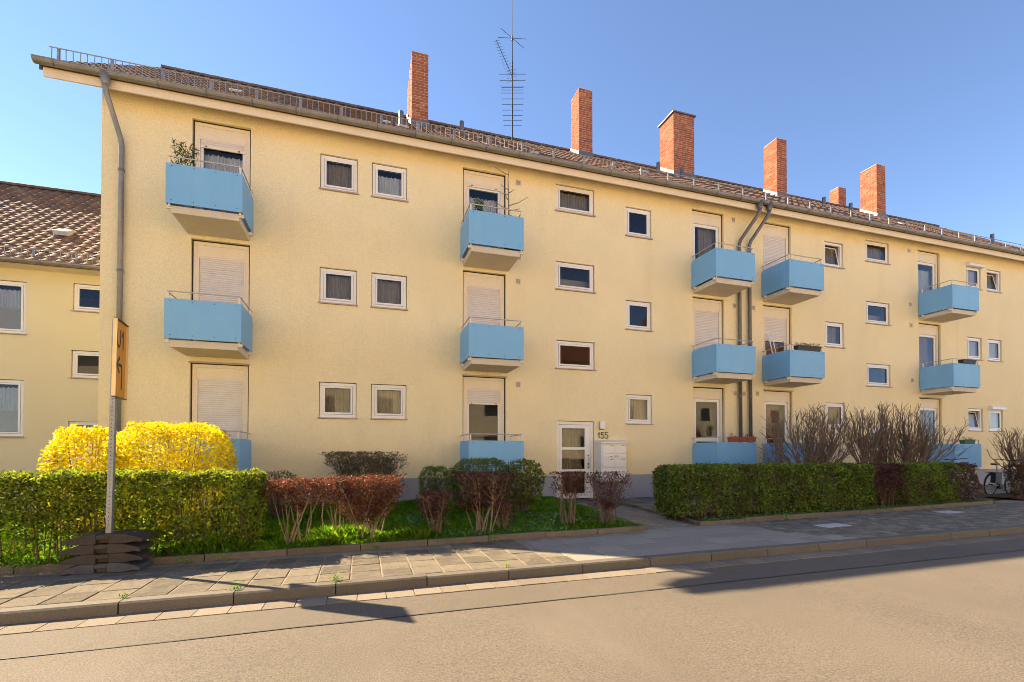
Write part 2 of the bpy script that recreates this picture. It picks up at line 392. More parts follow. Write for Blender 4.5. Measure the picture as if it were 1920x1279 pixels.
# edging stones
em = MB().prism([(-.04, -.15), (-.04, .07), (-.028, .08), (.03, .08), (.04, .07), (.04, -.15)], -.494, .494, 'x').mesh('edging_stone'); em.materials.append(M['edging'])
lawn_g = MB()
xs = list(np.arange(-14, 5.01, .5)); ys = [7.36, 7.8, 8.6, 9.6, 10.8, D+.05]
for i in range(len(xs)-1):
    for j in range(len(ys)-1):
        q = []
        for (a, b) in ((i, j), (i+1, j), (i+1, j+1), (i, j+1)):
            x = xs[a]; y = max(ys[b], edge_y(x)+.03) if b == 0 else ys[b]
            q.append((x, y, lawnz(x, y)))
        lawn_g.face(*q)
garden = lawn_g.build('lawn', 'lawn', None, 'structure')
def edging_run(pts, parent):
    for (x0, y0), (x1, y1) in zip(pts, pts[1:]):
        L = math.hypot(x1-x0, y1-y0); n = max(1, round(L)); a = math.atan2(y1-y0, x1-x0)
        for i in range(n):
            t = (i+.5)/n; x = x0+(x1-x0)*t; y = y0+(y1-y0)*t
            share('edging_stone', em, parent, (x, y, sidez(x)+random.uniform(-.012, .012)), (random.uniform(-.03, .03), SLOPE, a+random.uniform(-.006, .006)), (L/n/1.0, 1, 1))
edging_run([(-12, 7.32), (-1, 7.34), (4.85, 7.52)], garden)
edging_run([(4.9, 7.55), (5.0, D-.3)], garden)
# garden on the right and the courtyard paving
bed = MB()
xs = list(np.arange(6.05, 33, 1.0))
for a, b in zip(xs, xs[1:]):
    if 15.5 < a < 17: continue
    bed.face((a, edge_y(a)+.02, sidez(a)+.05), (b, edge_y(b)+.02, sidez(b)+.05), (b, edge_y(b)+1.15, sidez(b)+.06), (a, edge_y(a)+1.15, sidez(a)+.06))
bed = bed.build('planting_bed', 'soil', None, 'structure')
edging_run([(6.1, 7.62), (10.5, 7.82), (15.5, 8.09)], bed)
edging_run([(6.1, 7.66), (6.35, 8.9), (6.45, 11.3)], bed)
yard = MB()
yard.face((6.1, 8.2, .15), (34, 8.2, .30), (34, D+.05, .32), (6.1, D+.05, .215))
yard = yard.build('courtyard', 'jointd', None, 'structure')
cb = MB()
for r in range(12):
    y = 8.75+.3*r; x = 6.55
    while x < 10.5:
        z = .155+(x-6.1)*.0042+(y-8.2)*.0155; cb.box(x, x+.286, y, y+.286, z-.03, z+.012+random.uniform(-.003, .003)); x += .3
cb.build('yard_slab', 'cobble', yard, 'stuff')
cb = MB(); y = 9.0
while y < 11.8:
    x = 16.6
    while x < 20.5:
        z = .155+(x-6.1)*.0042+(y-8.2)*.0155; cb.box(x, x+.286, y, y+.286, z-.03, z+.012); x += .3
    y += .3
cb.build('yard_slab', 'cobblep', yard, 'stuff')
path = MB(); path.face((4.95, 7.45, sidez(5)-.02), (6.1, 7.45, sidez(6)-.02), (6.3, D-.2, .19), (5.0, D-.2, .19))
path = path.build('path', 'jointd', None, 'structure')
cb = MB(); r = 0; y = 7.5
while y < D-.25:
    x = 4.97+(r % 2)*.1; t = (y-7.45)/4.5
    while x < 6.06+t*.22:
        z = (1-t)*(sidez(x)-.02)+t*.19; cb.box(x, x+.19, y, y+.092, z-.02, z+.014+random.uniform(-.003, .003)); x += .2
    y += .1; r += 1
cb.build('path_cobbles', 'cobblep', path, 'stuff')
box('door_step', 'edging', path, 4.9, 6.5, D-.5, D-.02, .0, .235, bevel=.01)

# ------------------------------------------------------------------ apartment building
BLD = thing('apartment_building', 'long pale yellow three storey apartment house with light blue balconies', 'apartment building', (12, D, 0))
XL, XR, ZT = -5.32, 29.2, 9.2
TOPS = (3.23, 5.98, 8.72)
wins = []     # X0 X1 zb zt curtain tilt roller
for k, zt in enumerate(TOPS):
    zb = zt-.88
    wins += [(-1.0, -.15, zb, zt, ('drape', 'drape', 'drape')[k], 0, 0), (.19, 1.04, zb, zt, ('drapew', 'drape', 'net')[k], 0, 0),
             (7.28, 8.14, zb, zt, ('drapew', None, None)[k], 0, 0),
             (14.9, 15.76, zb, zt, ('drape', 'drape', 'drape')[k], k == 2, 0),
             (22.08, 22.93, zb, zt, ('net', 'blind', 'blind')[k], k == 0, k == 2), (23.28, 24.12, zb, zt, ('blind', 'blind', 'drape')[k], k == 2, k == 0)]
for zb, zt in ((3.85, 4.66), (6.05, 6.86), (8.24, 9.02)):
    wins += [(5.09, 6.27, zb, zt, 'drape' if zb > 8 else None, 0, 0), (16.8, 17.96, zb, zt, 'drape' if zb > 8 else None, 0, 0)]
DT = (3.55, 6.31, 9.01); DB = (1.04, 3.82, 6.52)
doors = []    # X0 floor shutter_drop curtain
for c, X0, st in (('A', -3.66, ((1.9, None), (1.9, None), (.16, 'net'))), ('C', 2.47, ((.36, None), (1.9, None), (.03, 'net'))),
                  ('F', 9.58, ((0, None), (1.9, None), (0, 'drape'))), ('G', 12.28, ((0, 'blindb'), (.72, 'blindb'), (1.12, 'net'))),
                  ('J', 19.43, ((0, 'blindb'), (.0, 'blindb'), (.0, 'net')))):
    for k in range(3): doors.append((c, X0, k, *st[k]))
ENT = (5.1, 6.25, .24, 2.42)
ops = [(w[0], w[1], w[2], w[3]) for w in wins]+[(d[1], d[1]+1.17, DB[d[2]], DT[d[2]]) for d in doors]+[(ENT[0], ENT[1], .9, ENT[3]), (16.8, 17.96, .9, 2.42)]
def wall_mesh(x0, x1, z0, z1, ops, y, th):
    gx = sorted({x0, x1, *[o[0] for o in ops], *[o[1] for o in ops]}); gzs = sorted({z0, z1, *[o[2] for o in ops], *[o[3] for o in ops]})
    m = MB()
    for a, b in zip(gx, gx[1:]):
        run = None
        for c, d in zip(gzs, gzs[1:]):
            hole = any(o[0] < (a+b)/2 < o[1] and o[2] < (c+d)/2 < o[3] for o in ops)
            if not hole:
                m.face((a, y, c), (b, y, c), (b, y, d), (a, y, d)); m.face((a, y+th, c), (a, y+th, d), (b, y+th, d), (b, y+th, c))
    for a, b, c, d in ops:
        m.face((a, y, c), (a, y, d), (a, y+th, d), (a, y+th, c)); m.face((b, y, c), (b, y+th, c), (b, y+th, d), (b, y, d))
        m.face((a, y, d), (b, y, d), (b, y+th, d), (a, y+th, d)); m.face((a, y, c), (a, y+th, c), (b, y+th, c), (b, y, c))
    return m
def raw(m, name, mat, parent):
    me = m.mesh(name); me.materials.append(M[mat]); o = bpy.data.objects.new(name, me); return place(o, parent)
raw(wall_mesh(XL, XR, .9, ZT+.25, ops, D, .3), 'wall', 'wall', BLD)
m = MB()
for a, b in ((XL+.01, ENT[0]), (ENT[1], XR-.01)): m.box(a, b, D+.012, D+.3, -.4, .897)
m.build('plinth', 'plinth', BLD)
YB = 23.2; RY, RZ = 17.7, 13.80; EY, EZ = 11.70, 9.30; KS = (RZ-EZ)/(RY-EY)
for x0, x1 in ((XL+.001, XL+.3), (XR-.3, XR-.001)):
    MB().prism([(D+.302, -.4), (YB, -.4), (YB, 9.3), (RY, RZ-.2), (D+.302, 9.3)], x0, x1, 'x').build('gable_wall', 'wall', BLD)
box('back_wall', 'wall', BLD, XL+.302, XR-.302, YB-.3, YB, -.4, 9.3)
box('inner_wall', 'room', BLD, XL+.302, XR-.302, D+3.2, D+3.3, -.3, 9.3)
m = MB()
for z in (1.0, 3.78, 6.48): m.box(XL+.302, XR-.302, D+.303, D+3.19, z-.18, z)
m.build('floor_slab', 'room', BLD)
for x in (-4.2, -1.6, 1.7, 4.6, 6.7, 8.8, 11.6, 14.2, 16.3, 18.5, 21.4, 25): box('partition', 'room', BLD, x, x+.1, D+.31, D+3.19, -.2, 9.25)
box('entrance_floor', 'room', BLD, 4.7, 6.69, D+.31, D+3.19, .0, .2)
# eaves box
VX0, VX1 = -6.16, 30.02
MB().prism([(11.722, 9.03), (11.722, 9.26), (11.76, 9.29), (11.76, 9.03)], VX0+.06, VX1-.06, 'x').build('fascia', 'soffit', BLD)
MB().prism([(D+.02, 9.35), (11.765, 9.04), (11.765, 9.2), (D+.02, 9.48)], VX0+.07, VX1-.07, 'x').build('soffit', 'soffit', BLD)
# roof: sheet under the tiles, tiles one by one in front
roof = MB()
def rz(y): return EZ+(y-EY)*KS
roof.prism([(EY, EZ-.10), (RY, RZ-.12), (YB+.6, RZ-.12-(YB+.6-RY)*KS), (YB+.6, RZ-.04-(YB+.6-RY)*KS), (RY, RZ-.045), (EY, EZ-.045)], VX0+.04, VX1-.04, 'x')
roof = roof.build('roof', 'tile', BLD)
TW, TL = .302, .345; ang = math.atan(KS); ca_, sa_ = math.cos(ang), math.sin(ang)
prof = []
for i in range(9):
    u = i/8; w = -math.cos(u*2*math.pi*1.0+.5)
    prof.append((u*TW*1.06, .024*w+.012*u))
tv, tf = [], []
for (x, h) in prof: tv.append((x, 0, h+.02))
for (x, h) in prof: tv.append((x, TL*1.14, h-.006))
for (x, h) in prof: tv.append((x, 0.003, h-.008))
for i in range(8): tf += [(i, i+1, 9+i+1, 9+i), (18+i, 18+i+1, i+1, i)]
tm = bpy.data.meshes.new('roof_tile'); tm.from_pydata(tv, [], tf); tm.materials.append(M['tile']); tm.shade_smooth()
try: tm.set_sharp_from_angle(angle=R(50))
except Exception: pass
nrow = int(math.hypot(RY-EY, RZ-EZ)/TL); ncol = int((VX1-VX0)/TW)
cells = []
fw = (math.sin(YAW), math.cos(YAW))
CH = [(1.42, 1.93, 15.05, 15.95, 14.15), (7.97, 8.55, 16.75, 17.5, 15.75), (12.03, 13.03, 16.4, 17.35, 15.42), (16.78, 17.32, 15.85, 16.55, 14.95), (22.85, 23.42, 16.0, 16.78, 15.02), (23.72, 24.25, 18.55, 19.05, 15.45), (1.50, 2.05, 17.0, 17.55, 14.75)]
for r in range(nrow):
    for c in range(ncol):
        x = VX0+c*TW; d = .02+r*TL; y = EY+d*ca_; z = EZ+d*sa_
        if any(a-.05 < x+.15 < b+.05 and y0-.1 < y+.1 < y1+.15 for a, b, y0, y1, _ in CH): continue
        dep = fw[0]*x+fw[1]*y
        if d < .55: pass
        cells.append((dep*(1+.0*r), x, y, z))
cells.sort(key=lambda q: q[0]-.15*(q[2]-EY))
for q in cells[:300]:
    share('tile', tm, roof, (q[1], q[2]+random.uniform(-.004, .004), q[3]+random.uniform(-.003, .004)), (ang+random.uniform(-.006, .006), random.uniform(-.012, .012), random.uniform(-.006, .006)))
base = np.array(tv); rest = cells[300:]
c_, s_ = math.cos(ang), math.sin(ang)
rb = np.stack([base[:, 0], base[:, 1]*c_-base[:, 2]*s_, base[:, 1]*s_+base[:, 2]*c_], 1)
off = np.array([[q[1], q[2], q[3]] for q in rest])+rng.normal(0, .003, (len(rest), 3))
tilt = rng.normal(0, .012, (len(rest), 1))
V = rb[None]+off[:, None]; V[:, :, 2] += rb[None, :, 0]*tilt
F = (np.array(tf)[None]+(np.arange(len(rest))*len(tv))[:, None, None]).reshape(-1, 4)
rt = np_mesh('tiles_far', V.reshape(-1, 3), F, 'tile', roof, 'stuff'); rt.data.shade_smooth()
try: rt.data.set_sharp_from_angle(angle=R(50))
except Exception: pass
m = MB()
poly = [(.125*math.cos(t), .09*math.sin(t)) for t in np.linspace(0, math.pi, 7)]
rm = MB().prism([(a, b) for a, b in poly]+[(-.11, -.03), (.11, -.03)], 0, .41, 'x').mesh('ridge_tile'); rm.materials.append(M['ridge'])
for i in range(int((VX1-VX0)/.37)): share('ridge_tile', rm, roof, (VX0+.37*i, RY, RZ+.01), (0, random.uniform(.015, .03), random.uniform(-.01, .01)))
for sx in (VX0, VX1-.04):      # verge board
    MB().prism([(EY+.02, EZ-.16), (RY, RZ-.17), (RY, RZ+.015), (EY+.02, EZ+.02)], sx, sx+.04, 'x').build('verge_board', 'zincd', roof)
def roofthing(x, y, name, mat, w, l, h):
    Mt = Matrix.Translation((x, y, rz(y)+.02)) @ Matrix.Rotation(ang, 4, 'X')
    MB().box(-w/2, w/2, -l/2, l/2, 0, h, Mt).build(name, mat, roof, bevel=.01)
for x, y in ((-3.15, 13.7), (.55, 13.35), (1.0, 12.95), (4.7, 12.9), (9.2, 14.2), (21.4, 14.0), (26.3, 14.3)): roofthing(x, y, 'roof_hatch', 'zincl', .28, .2, .05)
def stubpipe(x, y):
    z = rz(y); MB().tube([(x, y, z-.05), (x, y, z+.42)], .07, 10).build('vent_pipe', 'zincd', roof, smooth=False)
for x, y in ((.95, 13.1), (3.0, 15.0), (10.4, 15.1), (11.5, 15.2), (18.6, 15.2), (19.6, 14.8), (26.4, 13.6), (29.0, 13.7)): stubpipe(x, y)
# chimneys
BW, BH, BD = .24, .071, .115; MJ = .016
bm_ = {}
def brick_mesh(L, dd):
    k = (round(L, 3), round(dd, 3))
    if k not in bm_:
        bm_[k] = MB().box(-L/2, L/2, -dd/2, dd/2, -BH/2, BH/2).mesh('brick'); bm_[k].materials.append(M['brick'])
    return bm_[k]
nb = 0; QUOTA = {0: 110, 1: 100, 2: 90}
for ci, (x0, x1, y0, y1, zt) in enumerate(CH):
    zb = min(rz(y0), rz(RY)-(max(y0-RY, 0))*KS)-.25
    if y0 > RY: zb = RZ-(y1-RY)*KS-.3
    ch = MB().box(x0+.008, x1-.008, y0+.008, y1-.008, zb, zt-.02).build('chimney', 'mortar', BLD)
    joined = MB(); made = 0; pend = []
    nc = int((zt-zb)/(BH+MJ))
    for r in range(nc):
        z = zt-(r+.5)*(BH+MJ)
        for side in range(4):
            L = (x1-x0) if side in (0, 2) else (y1-y0)
            n = max(1, round(L/(BW+MJ))); bl = L/n
            cuts = [i*bl for i in range(n+1)] if r % 2 == 0 else [0]+[(i+.5)*bl for i in range(n)]+[L]
            for a, b in zip(cuts, cuts[1:]):
                c = (a+b)/2; w = b-a-MJ
                if w < .03: continue
                j = random.uniform(-.003, .004)
                if side == 0: p = (x0+c, y0+.05-j, z); rotz = 0
                elif side == 2: p = (x0+c, y1-.05+j, z); rotz = 0
                elif side == 3: p = (x0+.05-j, y0+c, z); rotz = math.pi/2
                else: p = (x1-.05+j, y0+c, z); rotz = math.pi/2
                pend.append((side, r, w, p, rotz))
    for side, r, w, p, rotz in pend:
        if ci in QUOTA and made < QUOTA[ci] and side in (0, 3) and p[2] > rz(y0):
            share('brick', brick_mesh(w, .1), ch, p, (0, 0, rotz)); made += 1
        else:
            Mt = Matrix.Translation(p) @ Matrix.Rotation(rotz, 4, 'Z'); joined.box(-w/2, w/2, -.05, .05, -BH/2, BH/2, Mt)
    raw(joined, 'brickwork', 'brick', ch)['kind'] = 'stuff'
    if ci == 2:
        box('cap', 'zincd', ch, x0-.06, x1+.06, y0-.06, y1+.06, zt-.005, zt+.045)
    else:
        box('cap', 'mortar', ch, x0+.01, x1-.01, y0+.01, y1-.01, zt-.012, zt+.02, bevel=.008)
    if y0 < RY:
        zf = rz(y0)
        MB().box(x0-.03, x1+.03, y0-.035, y0-.012, zf-.1, zf+.17).build('flashing', 'zincd', ch)
        for xa, xb in ((x0-.035, x0-.012), (x1+.012, x1+.035)):
            MB().prism([(y0-.03, zf-.1), (y1, rz(y1)-.1), (y1, rz(y1)+.16), (y0-.03, zf+.16)], xa, xb, 'x').build('flashing', 'zincl', ch)
    else:
        MB().box(x0-.03, x0-.012, y0-.03, y1, RZ-(y0-RY)*KS-.2, RZ-(y0-RY)*KS+.28).build('flashing', 'zincl', ch)
        MB().box(x0-.03, x1+.03, y0-.035, y0-.012, RZ-(y0-RY)*KS-.2, RZ-(y0-RY)*KS+.28).build('flashing', 'zincd', ch)
# gutter
def halfpipe(r, th, n=8):
    o = [(r*math.cos(t), r*math.sin(t)) for t in np.linspace(math.pi, 2*math.pi, n)]
    i = [((r-th)*math.cos(t), (r-th)*math.sin(t)) for t in np.linspace(2*math.pi, math.pi, n)]
    return o+i
GY, GZ_, GR = 11.615, 9.275, .088
g = MB().prism([(GY+a, GZ_+b) for a, b in halfpipe(GR, .01)], VX0-.03, VX1+.03, 'x')
g.tube([(VX0-.03, GY-GR, GZ_+.002), (VX1+.03, GY-GR, GZ_+.002)], .011, 6)
gut = g.build('gutter', 'zinc', BLD)
for sx in (VX0-.03, VX1+.022): MB().prism([(GY+GR*math.cos(t), GZ_+GR*math.sin(t)) for t in np.linspace(math.pi, 2*math.pi, 9)], sx, sx+.008, 'x').build('end_cap', 'zinc', gut)
bk = MB().prism([(a, b) for a, b in halfpipe(GR+.007, .006)], -.014, .014, 'x').mesh('gutter_bracket'); bk.materials.append(M['zincd'])
for i in range(41): share('gutter_bracket', bk, gut, (VX0+.3+i*.88, GY, GZ_))
# snow guard
sg = MB(); h0 = .06
SY = 11.83; SZ = rz(SY)+.05; TOPY = SY-.01; HT = .27
sg.tube([(VX0+.1, SY, SZ+HT), (VX1-.1, SY, SZ+HT)], .011, 5).tube([(VX0+.1, SY, SZ+.03), (VX1-.1, SY, SZ+.03)], .010, 5)
sg = sg.build('snow_guard', 'steel', BLD)
pk = MB().box(-.0065, .0065, -.004, .004, .03, HT).mesh('picket'); pk.materials.append(M['steel'])
for i in range(300):
    if VX0+.14+i*.119 > 4.2: continue
    share('picket', pk, sg, (VX0+.14+i*.119, SY, SZ), (0, random.uniform(-.015, .015), 0))
bkm = MB().box(-.03, .03, -.004, .004, -.06, HT+.012).box(-.02, .02, 0, .32, -.03, -.022).mesh('bracket'); bkm.materials.append(M['steel'])
for i in range(40): share('bracket', bkm, sg, (VX0+.25+i*.9, SY+.012, SZ), (0, 0, 0))
# downpipes
def downpipe(xt, xb, zlow, pm='zinc'):
    y0, y1 = GY, D-.09
    p = MB().tube([(xt, y0, GZ_-.05), (xt, y0, GZ_-.30), (xt+(xb-xt)*.1, y0+.03, GZ_-.40), (xb-(xb-xt)*.1, y1-.03, GZ_-1.05), (xb, y1, GZ_-1.18), (xb, y1, zlow)], .052, 12)
    d = p.build('downpipe', pm, BLD, smooth=True)
    MB().tube([(xt, y0, GZ_-.02), (xt, y0, GZ_-.2), (xt, y0, GZ_-.28)], [.1, .075, .056], 12).build('funnel', pm, d, smooth=True)
    for z in (7.55, 5.4, 3.3, 1.3):
        q = MB().tube([(xb, y1, z-.025), (xb, y1, z+.025)], .06, 12); q.box(xb-.012, xb+.012, y1+.05, D, z-.01, z+.01); q.build('clamp', 'zincd', d)
downpipe(-5.03, -4.93, .25); downpipe(11.62, 11.27, .2, 'zincd'); downpipe(11.98, 11.66, .2, 'zincd')
# windows
def frame(m, x0, x1, z0, z1, w, ya, yb):
    m.box(x0, x1, ya, yb, z1-w, z1).box(x0, x1, ya, yb, z0, z0+w).box(x0, x0+w, ya, yb, z0+w, z1-w).box(x1-w, x1, ya, yb, z0+w, z1-w); return m
def pleats(x0, x1, z0, z1, y, pitch=.075, amp=.018, scallop=False):
    n = max(6, int((x1-x0)/pitch*6)); m = MB(); ph = random.random()*6
    for i in range(n+1):
        x = x0+(x1-x0)*i/n; yy = y+amp*math.sin(ph+x/pitch*2*math.pi)+amp*.6*math.sin(ph+x*17)
        m.v += [(x, yy, z0), (x, yy, z1+(0.012*math.sin(x*60) if scallop else 0))]
    for i in range(n): m.f.append((2*i, 2*i+2, 2*i+3, 2*i+1))
    return m
def window(x0, x1, zb, zt, cur, tilt, roller, parent, y=D, white='white', sillm='sill'):
    zb2 = zb+.035; yf = y+.045
    w = frame(MB(), x0+.012, x1-.012, zb2, zt-.012, .075, yf, yf+.07).build('window', white, parent, bevel=.006)
    a0, a1, b0, b1 = x0+.088, x1-.088, zb2+.076, zt-.088
    MB().box(x0-.03, x1+.03, y-.045, y+.06, zb+.004, zb+.032).build('sill', sillm, w)
    frame(MB(), x0+.001, x1-.001, zb2-.003, zt-.001, .012, yf+.01, yf+.05).build('seal', 'rubber', w)
    s = frame(MB(), a0+.004, a1-.004, b0+.004, b1-.004, .046, yf-.012, yf+.045)
    gl = MB().face((a0+.042, yf+.014, b0+.042), (a1-.042, yf+.014, b0+.042), (a1-.042, yf+.014, b1-.042), (a0+.042, yf+.014, b1-.042))
    so_ = s.build('sash', white, w, bevel=.004); go = gl.build('pane', 'glass', w)
    sl_ = frame(MB(), a0+.048, a1-.048, b0+.048, b1-.048, .008, yf-.001, yf+.012).build('gasket', 'rubber', w)
    if tilt:
        for q in (so_, go, sl_):
            for vv in q.data.vertices:
                t = (vv.co.z-b0)/(b1-b0); vv.co.y += .13*t+.03
    if cur:
        if cur == 'net': pleats(a0, a1, b0-.02, b1-.12, yf+.16, .06, .014, True).build('curtain', 'net', w, smooth=True)
        elif cur == 'blind': MB().face((a0, yf+.10, b0), (a1, yf+.10, b0), (a1, yf+.10, b1), (a0, yf+.10, b1)).build('blind', 'blind', w)
        else: pleats(a0-.03, a1+.03, b0-.05, b1-.02, yf+.17, .085, .02).build('curtain', cur, w, smooth=True)
    if roller:
        MB().prism([(y-.13, zt-.01), (y-.13, zt+.06), (y-.09, zt+.11), (y-.002, zt+.11), (y-.002, zt-.03), (y-.10, zt-.03)], x0-.02, x1+.02, 'x').build('roller_box', 'white', w)
    return w
for w_ in wins: window(*w_, BLD)
# balcony doors with lintel panel, shutter
SH = .048
def slat_mesh(w, mat, c={}):
    k = (round(w, 3), mat)
    if k not in c:
        c[k] = MB().prism([(.002, -.0235), (-.005, -.018), (-.008, 0), (-.005, .018), (.002, .0235)], -w/2, w/2, 'x').mesh('slat'); c[k].materials.append(M[mat])
    return c[k]
def balcony_door(c, X0, k, drop, cur):
    x0, x1, zb, zt = X0, X0+1.17, DB[k], DT[k]; y = D+.07
    LP = .36 if k else .33
    d = MB(); frame(d, x0+.03, x1-.03, zb+.01, zt-.03, .075, y, y+.10)
    d.box(x0+.06, x1-.06, y+.012, y+.09, zt-LP-.03, zt-LP+.01)
    d = d.build('balcony_door', 'cream', BLD, bevel=.005)
    MB().box(x0+.105, x1-.105, y+.012, y+.06, zt-LP+.011, zt-.106).build('lintel_panel', 'cream', d)
    frame(MB(), x0+.001, x1-.001, zb+.0, zt-.001, .028, y+.005, y+.05).build('seal', 'rubber', d)
    a0, a1, b0, b1 = x0+.106, x1-.106, zb+.086, zt-LP-.031
    frame(MB(), a0, a1, b0, b1, .085, y+.045, y+.10).build('sash', 'white', d, bevel=.004)
    mid = None
    if c == 'F' and k == 0: mid = zb+.9
    gz0 = b0+.08
    if mid:
        MB().box(a0+.08, a1-.08, y+.047, y+.098, mid-.06, mid+.06).build('rail', 'white', d)
        MB().face((a0+.08, y+.07, gz0), (a1-.08, y+.07, gz0), (a1-.08, y+.07, mid-.06), (a0+.08, y+.07, mid-.06)).build('pane', 'glass', d); gz0 = mid+.06
    MB().face((a0+.08, y+.07, gz0), (a1-.08, y+.07, gz0), (a1-.08, y+.07, b1-.08), (a0+.08, y+.07, b1-.08)).build('pane', 'glass', d)
    if cur == 'net': pleats(a0, a1, b0, b1-.22, y+.22, .07, .02, True).build('curtain', 'net', d, smooth=True)
    elif cur == 'blindb':
        MB().face((a0, y+.2, b0), (a1-.18, y+.2, b0), (a1-.18, y+.2, b1), (a0, y+.2, b1)).build('blind', 'blindb', d)
    elif cur: pleats(a0 if k == 0 else a0+.3, a1, b0, b1, y+.22, .09, .025).build('curtain', cur, d, smooth=True)
    if k == 0 and c in 'ACGJ':
        MB().prism([(D-.035, zt-.02), (D-.03, zt+.012), (D+.0, zt+.022), (D+.0, zt-.02)], x0-.02, x1+.02, 'x').build('drip_rail', 'sill', d)
    if drop > 0:
        sh = MB().box(a0-.001, a0+.03, y-.004, y+.040, b0-.05, b1+.02).box(a1-.03, a1+.001, y-.004, y+.040, b0-.05, b1+.02).build('shutter', 'cream', BLD)
        n = int(min(drop, b1-b0+.02)/SH); me = slat_mesh(a1-a0-.07, 'slatw' if (c, k) in (('A', 0), ('C', 0)) else 'slat')
        for i in range(n): share('slat', me, sh, ((a0+a1)/2, y+.028+random.uniform(-.001, .001), b1-SH*(i+.5)+.01), (random.uniform(-.03, .03), 0, 0))
        if drop < 1.5:
            zz = b1-SH*n+.008; MB().box(a0+.032, a1-.032, y+.012, y+.04, zz-.05, zz).build('bottom_bar', 'cream', sh)
            for xx in (a0+.15, a1-.15): MB().box(xx-.015, xx+.015, y-.002, y+.013, zz-.035, zz-.01).build('stop', 'bolt', sh)
for d_ in doors: balcony_door(*d_)
# balconies
PJ = 1.07
BX = {'A': (-3.79, -2.42), 'C': (2.40, 3.78), 'F': (9.53, 10.92), 'G': (12.2, 13.57), 'J': (19.41, 20.8)}
PZ = ((1.03, 1.83), (3.83, 4.63), (6.55, 7.36))
bolt_me = MB().tube([(0, 0, 0), (0, -.006, 0)], .011, 6).mesh('bolt'); bolt_me.materials.append(M['bolt'])
def balcony(c, k):
    x0, x1 = BX[c]; z0, z1 = PZ[k]; yf = D-PJ; t = .016
    b = box('balcony', 'concrete', BLD, x0+.075, x1-.075, yf+.07, D-.001, z0-.16, z0-.01, bevel=.008)
    box('front_panel', 'blue', b, x0, x1, yf, yf+t, z0, z1)
    for s, xx in ((0, x0), (1, x1-t)):
        MB().prism([(yf+t+.003, z0), (D-.02, z0), (D-.02, z1-.11), (D-.035, z1-.05), (D-.09, z1-.006), (D-.11, z1), (yf+t+.003, z1)], xx, xx+t, 'x').build('side_panel', 'blue', b)
    h = .155
    MB().tube([(x0+.03, D, z1+h-.01), (x0+.03, yf+.05, z1+h), (x0+.05, yf+.03, z1+h), (x1-.05, yf+.03, z1+h), (x1-.03, yf+.05, z1+h), (x1-.03, D, z1+h-.01)], .0135, 6).build('handrail', 'rail', b)
    for (px, py) in ((x0+.05, yf+.045), (x1-.05, yf+.045), (x0+.035, D-.12), (x1-.035, D-.12)):
        box('post', 'cream', b, px-.018, px+.018, py-.012, py+.012, z0-.05, z1+h-.012)
    for px in (x0+.045, x1-.045):
        for py in (yf+.1, D-.14): box('bracket', 'cream', b, px-.05, px+.05, py-.025, py+.025, z0-.075, z0-.012)
    for i in range(4):
        for z in (z0+.07, z1-.05):
            share('bolt', bolt_me, b, (x0+.1+i*(x1-x0-.2)/3, yf, z))
for c in BX:
    for k in range(3): balcony(c, k)
# vent grilles
for (x, z) in ((3.98, 6.16), (3.98, 3.37), (3.99, 8.84), (3.99, 6.84), (11.12, 8.88), (11.14, 6.16), (11.14, 3.40), (11.48, 3.40), (11.89, 7.25), (11.89, 6.16), (12.02, 3.42), (18.97, 8.89), (19.0, 6.93), (19.03, 6.17), (19.05, 4.16)):
    v = frame(MB(), x-.085, x+.085, z-.085, z+.085, .022, D-.012, D-.001).build('vent_grille', 'cream', BLD)
    box('grille_back', 'sill', v, x-.062, x+.062, D-.005, D-.0015, z-.062, z+.062)
    m = MB()
    for i in range(4): m.box(x-.062, x+.062, D-.010, D-.006, z-.05+i*.033-.006, z-.05+i*.033+.006)
    m.build('grille_bars', 'sill', v)
# entrance doors
def entrance(x0, x1, z0, z1):
    y = D+.05; e = MB(); e.box(x0+.01, x0+.1, y, y+.08, z0, z1-.01).box(x1-.1, x1-.01, y, y+.08, z0, z1-.01).box(x0+.1, x1-.1, y, y+.08, z1-.1, z1-.01)
    e = e.build('entrance_door', 'white', BLD, bevel=.005)
    a0, a1 = x0+.108, x1-.108; L = MB()
    zs = [z0+.02, z0+.16, 1.0, 1.07, 1.62, 1.69, 2.22, z1-.108]
    L.box(a0, a0+.075, y+.012, y+.07, zs[0], zs[-1]).box(a1-.16, a1, y+.012, y+.07, zs[0], zs[-1])
    for i in (0, 2, 4, 6): L.box(a0+.075, a1-.16, y+.012, y+.07, zs[i], zs[i+1])
    L.build('leaf', 'white', e)
    for i in (1, 3, 5): MB().face((a0+.075, y+.04, zs[i]), (a1-.16, y+.04, zs[i]), (a1-.16, y+.04, zs[i+1]), (a0+.075, y+.04, zs[i+1])).build('pane', 'glass', e)
    for z in (1.46, 1.22, 1.12): box('lock', 'bolt', e, a1-.075, a1-.045, y-.002, y+.013, z-.02, z+.02)
    MB().tube([(a1-.06, y-.05, 1.1), (a1-.06, y-.05, 1.42)], .011, 8).build('handle', 'steel', e)
    pleats(a0+.02, a1-.1, 1.0, 2.2, y+.35, .09, .025).build('curtain', 'drape', e, smooth=True)
entrance(*ENT); entrance(16.8, 17.96, .24, 2.42)

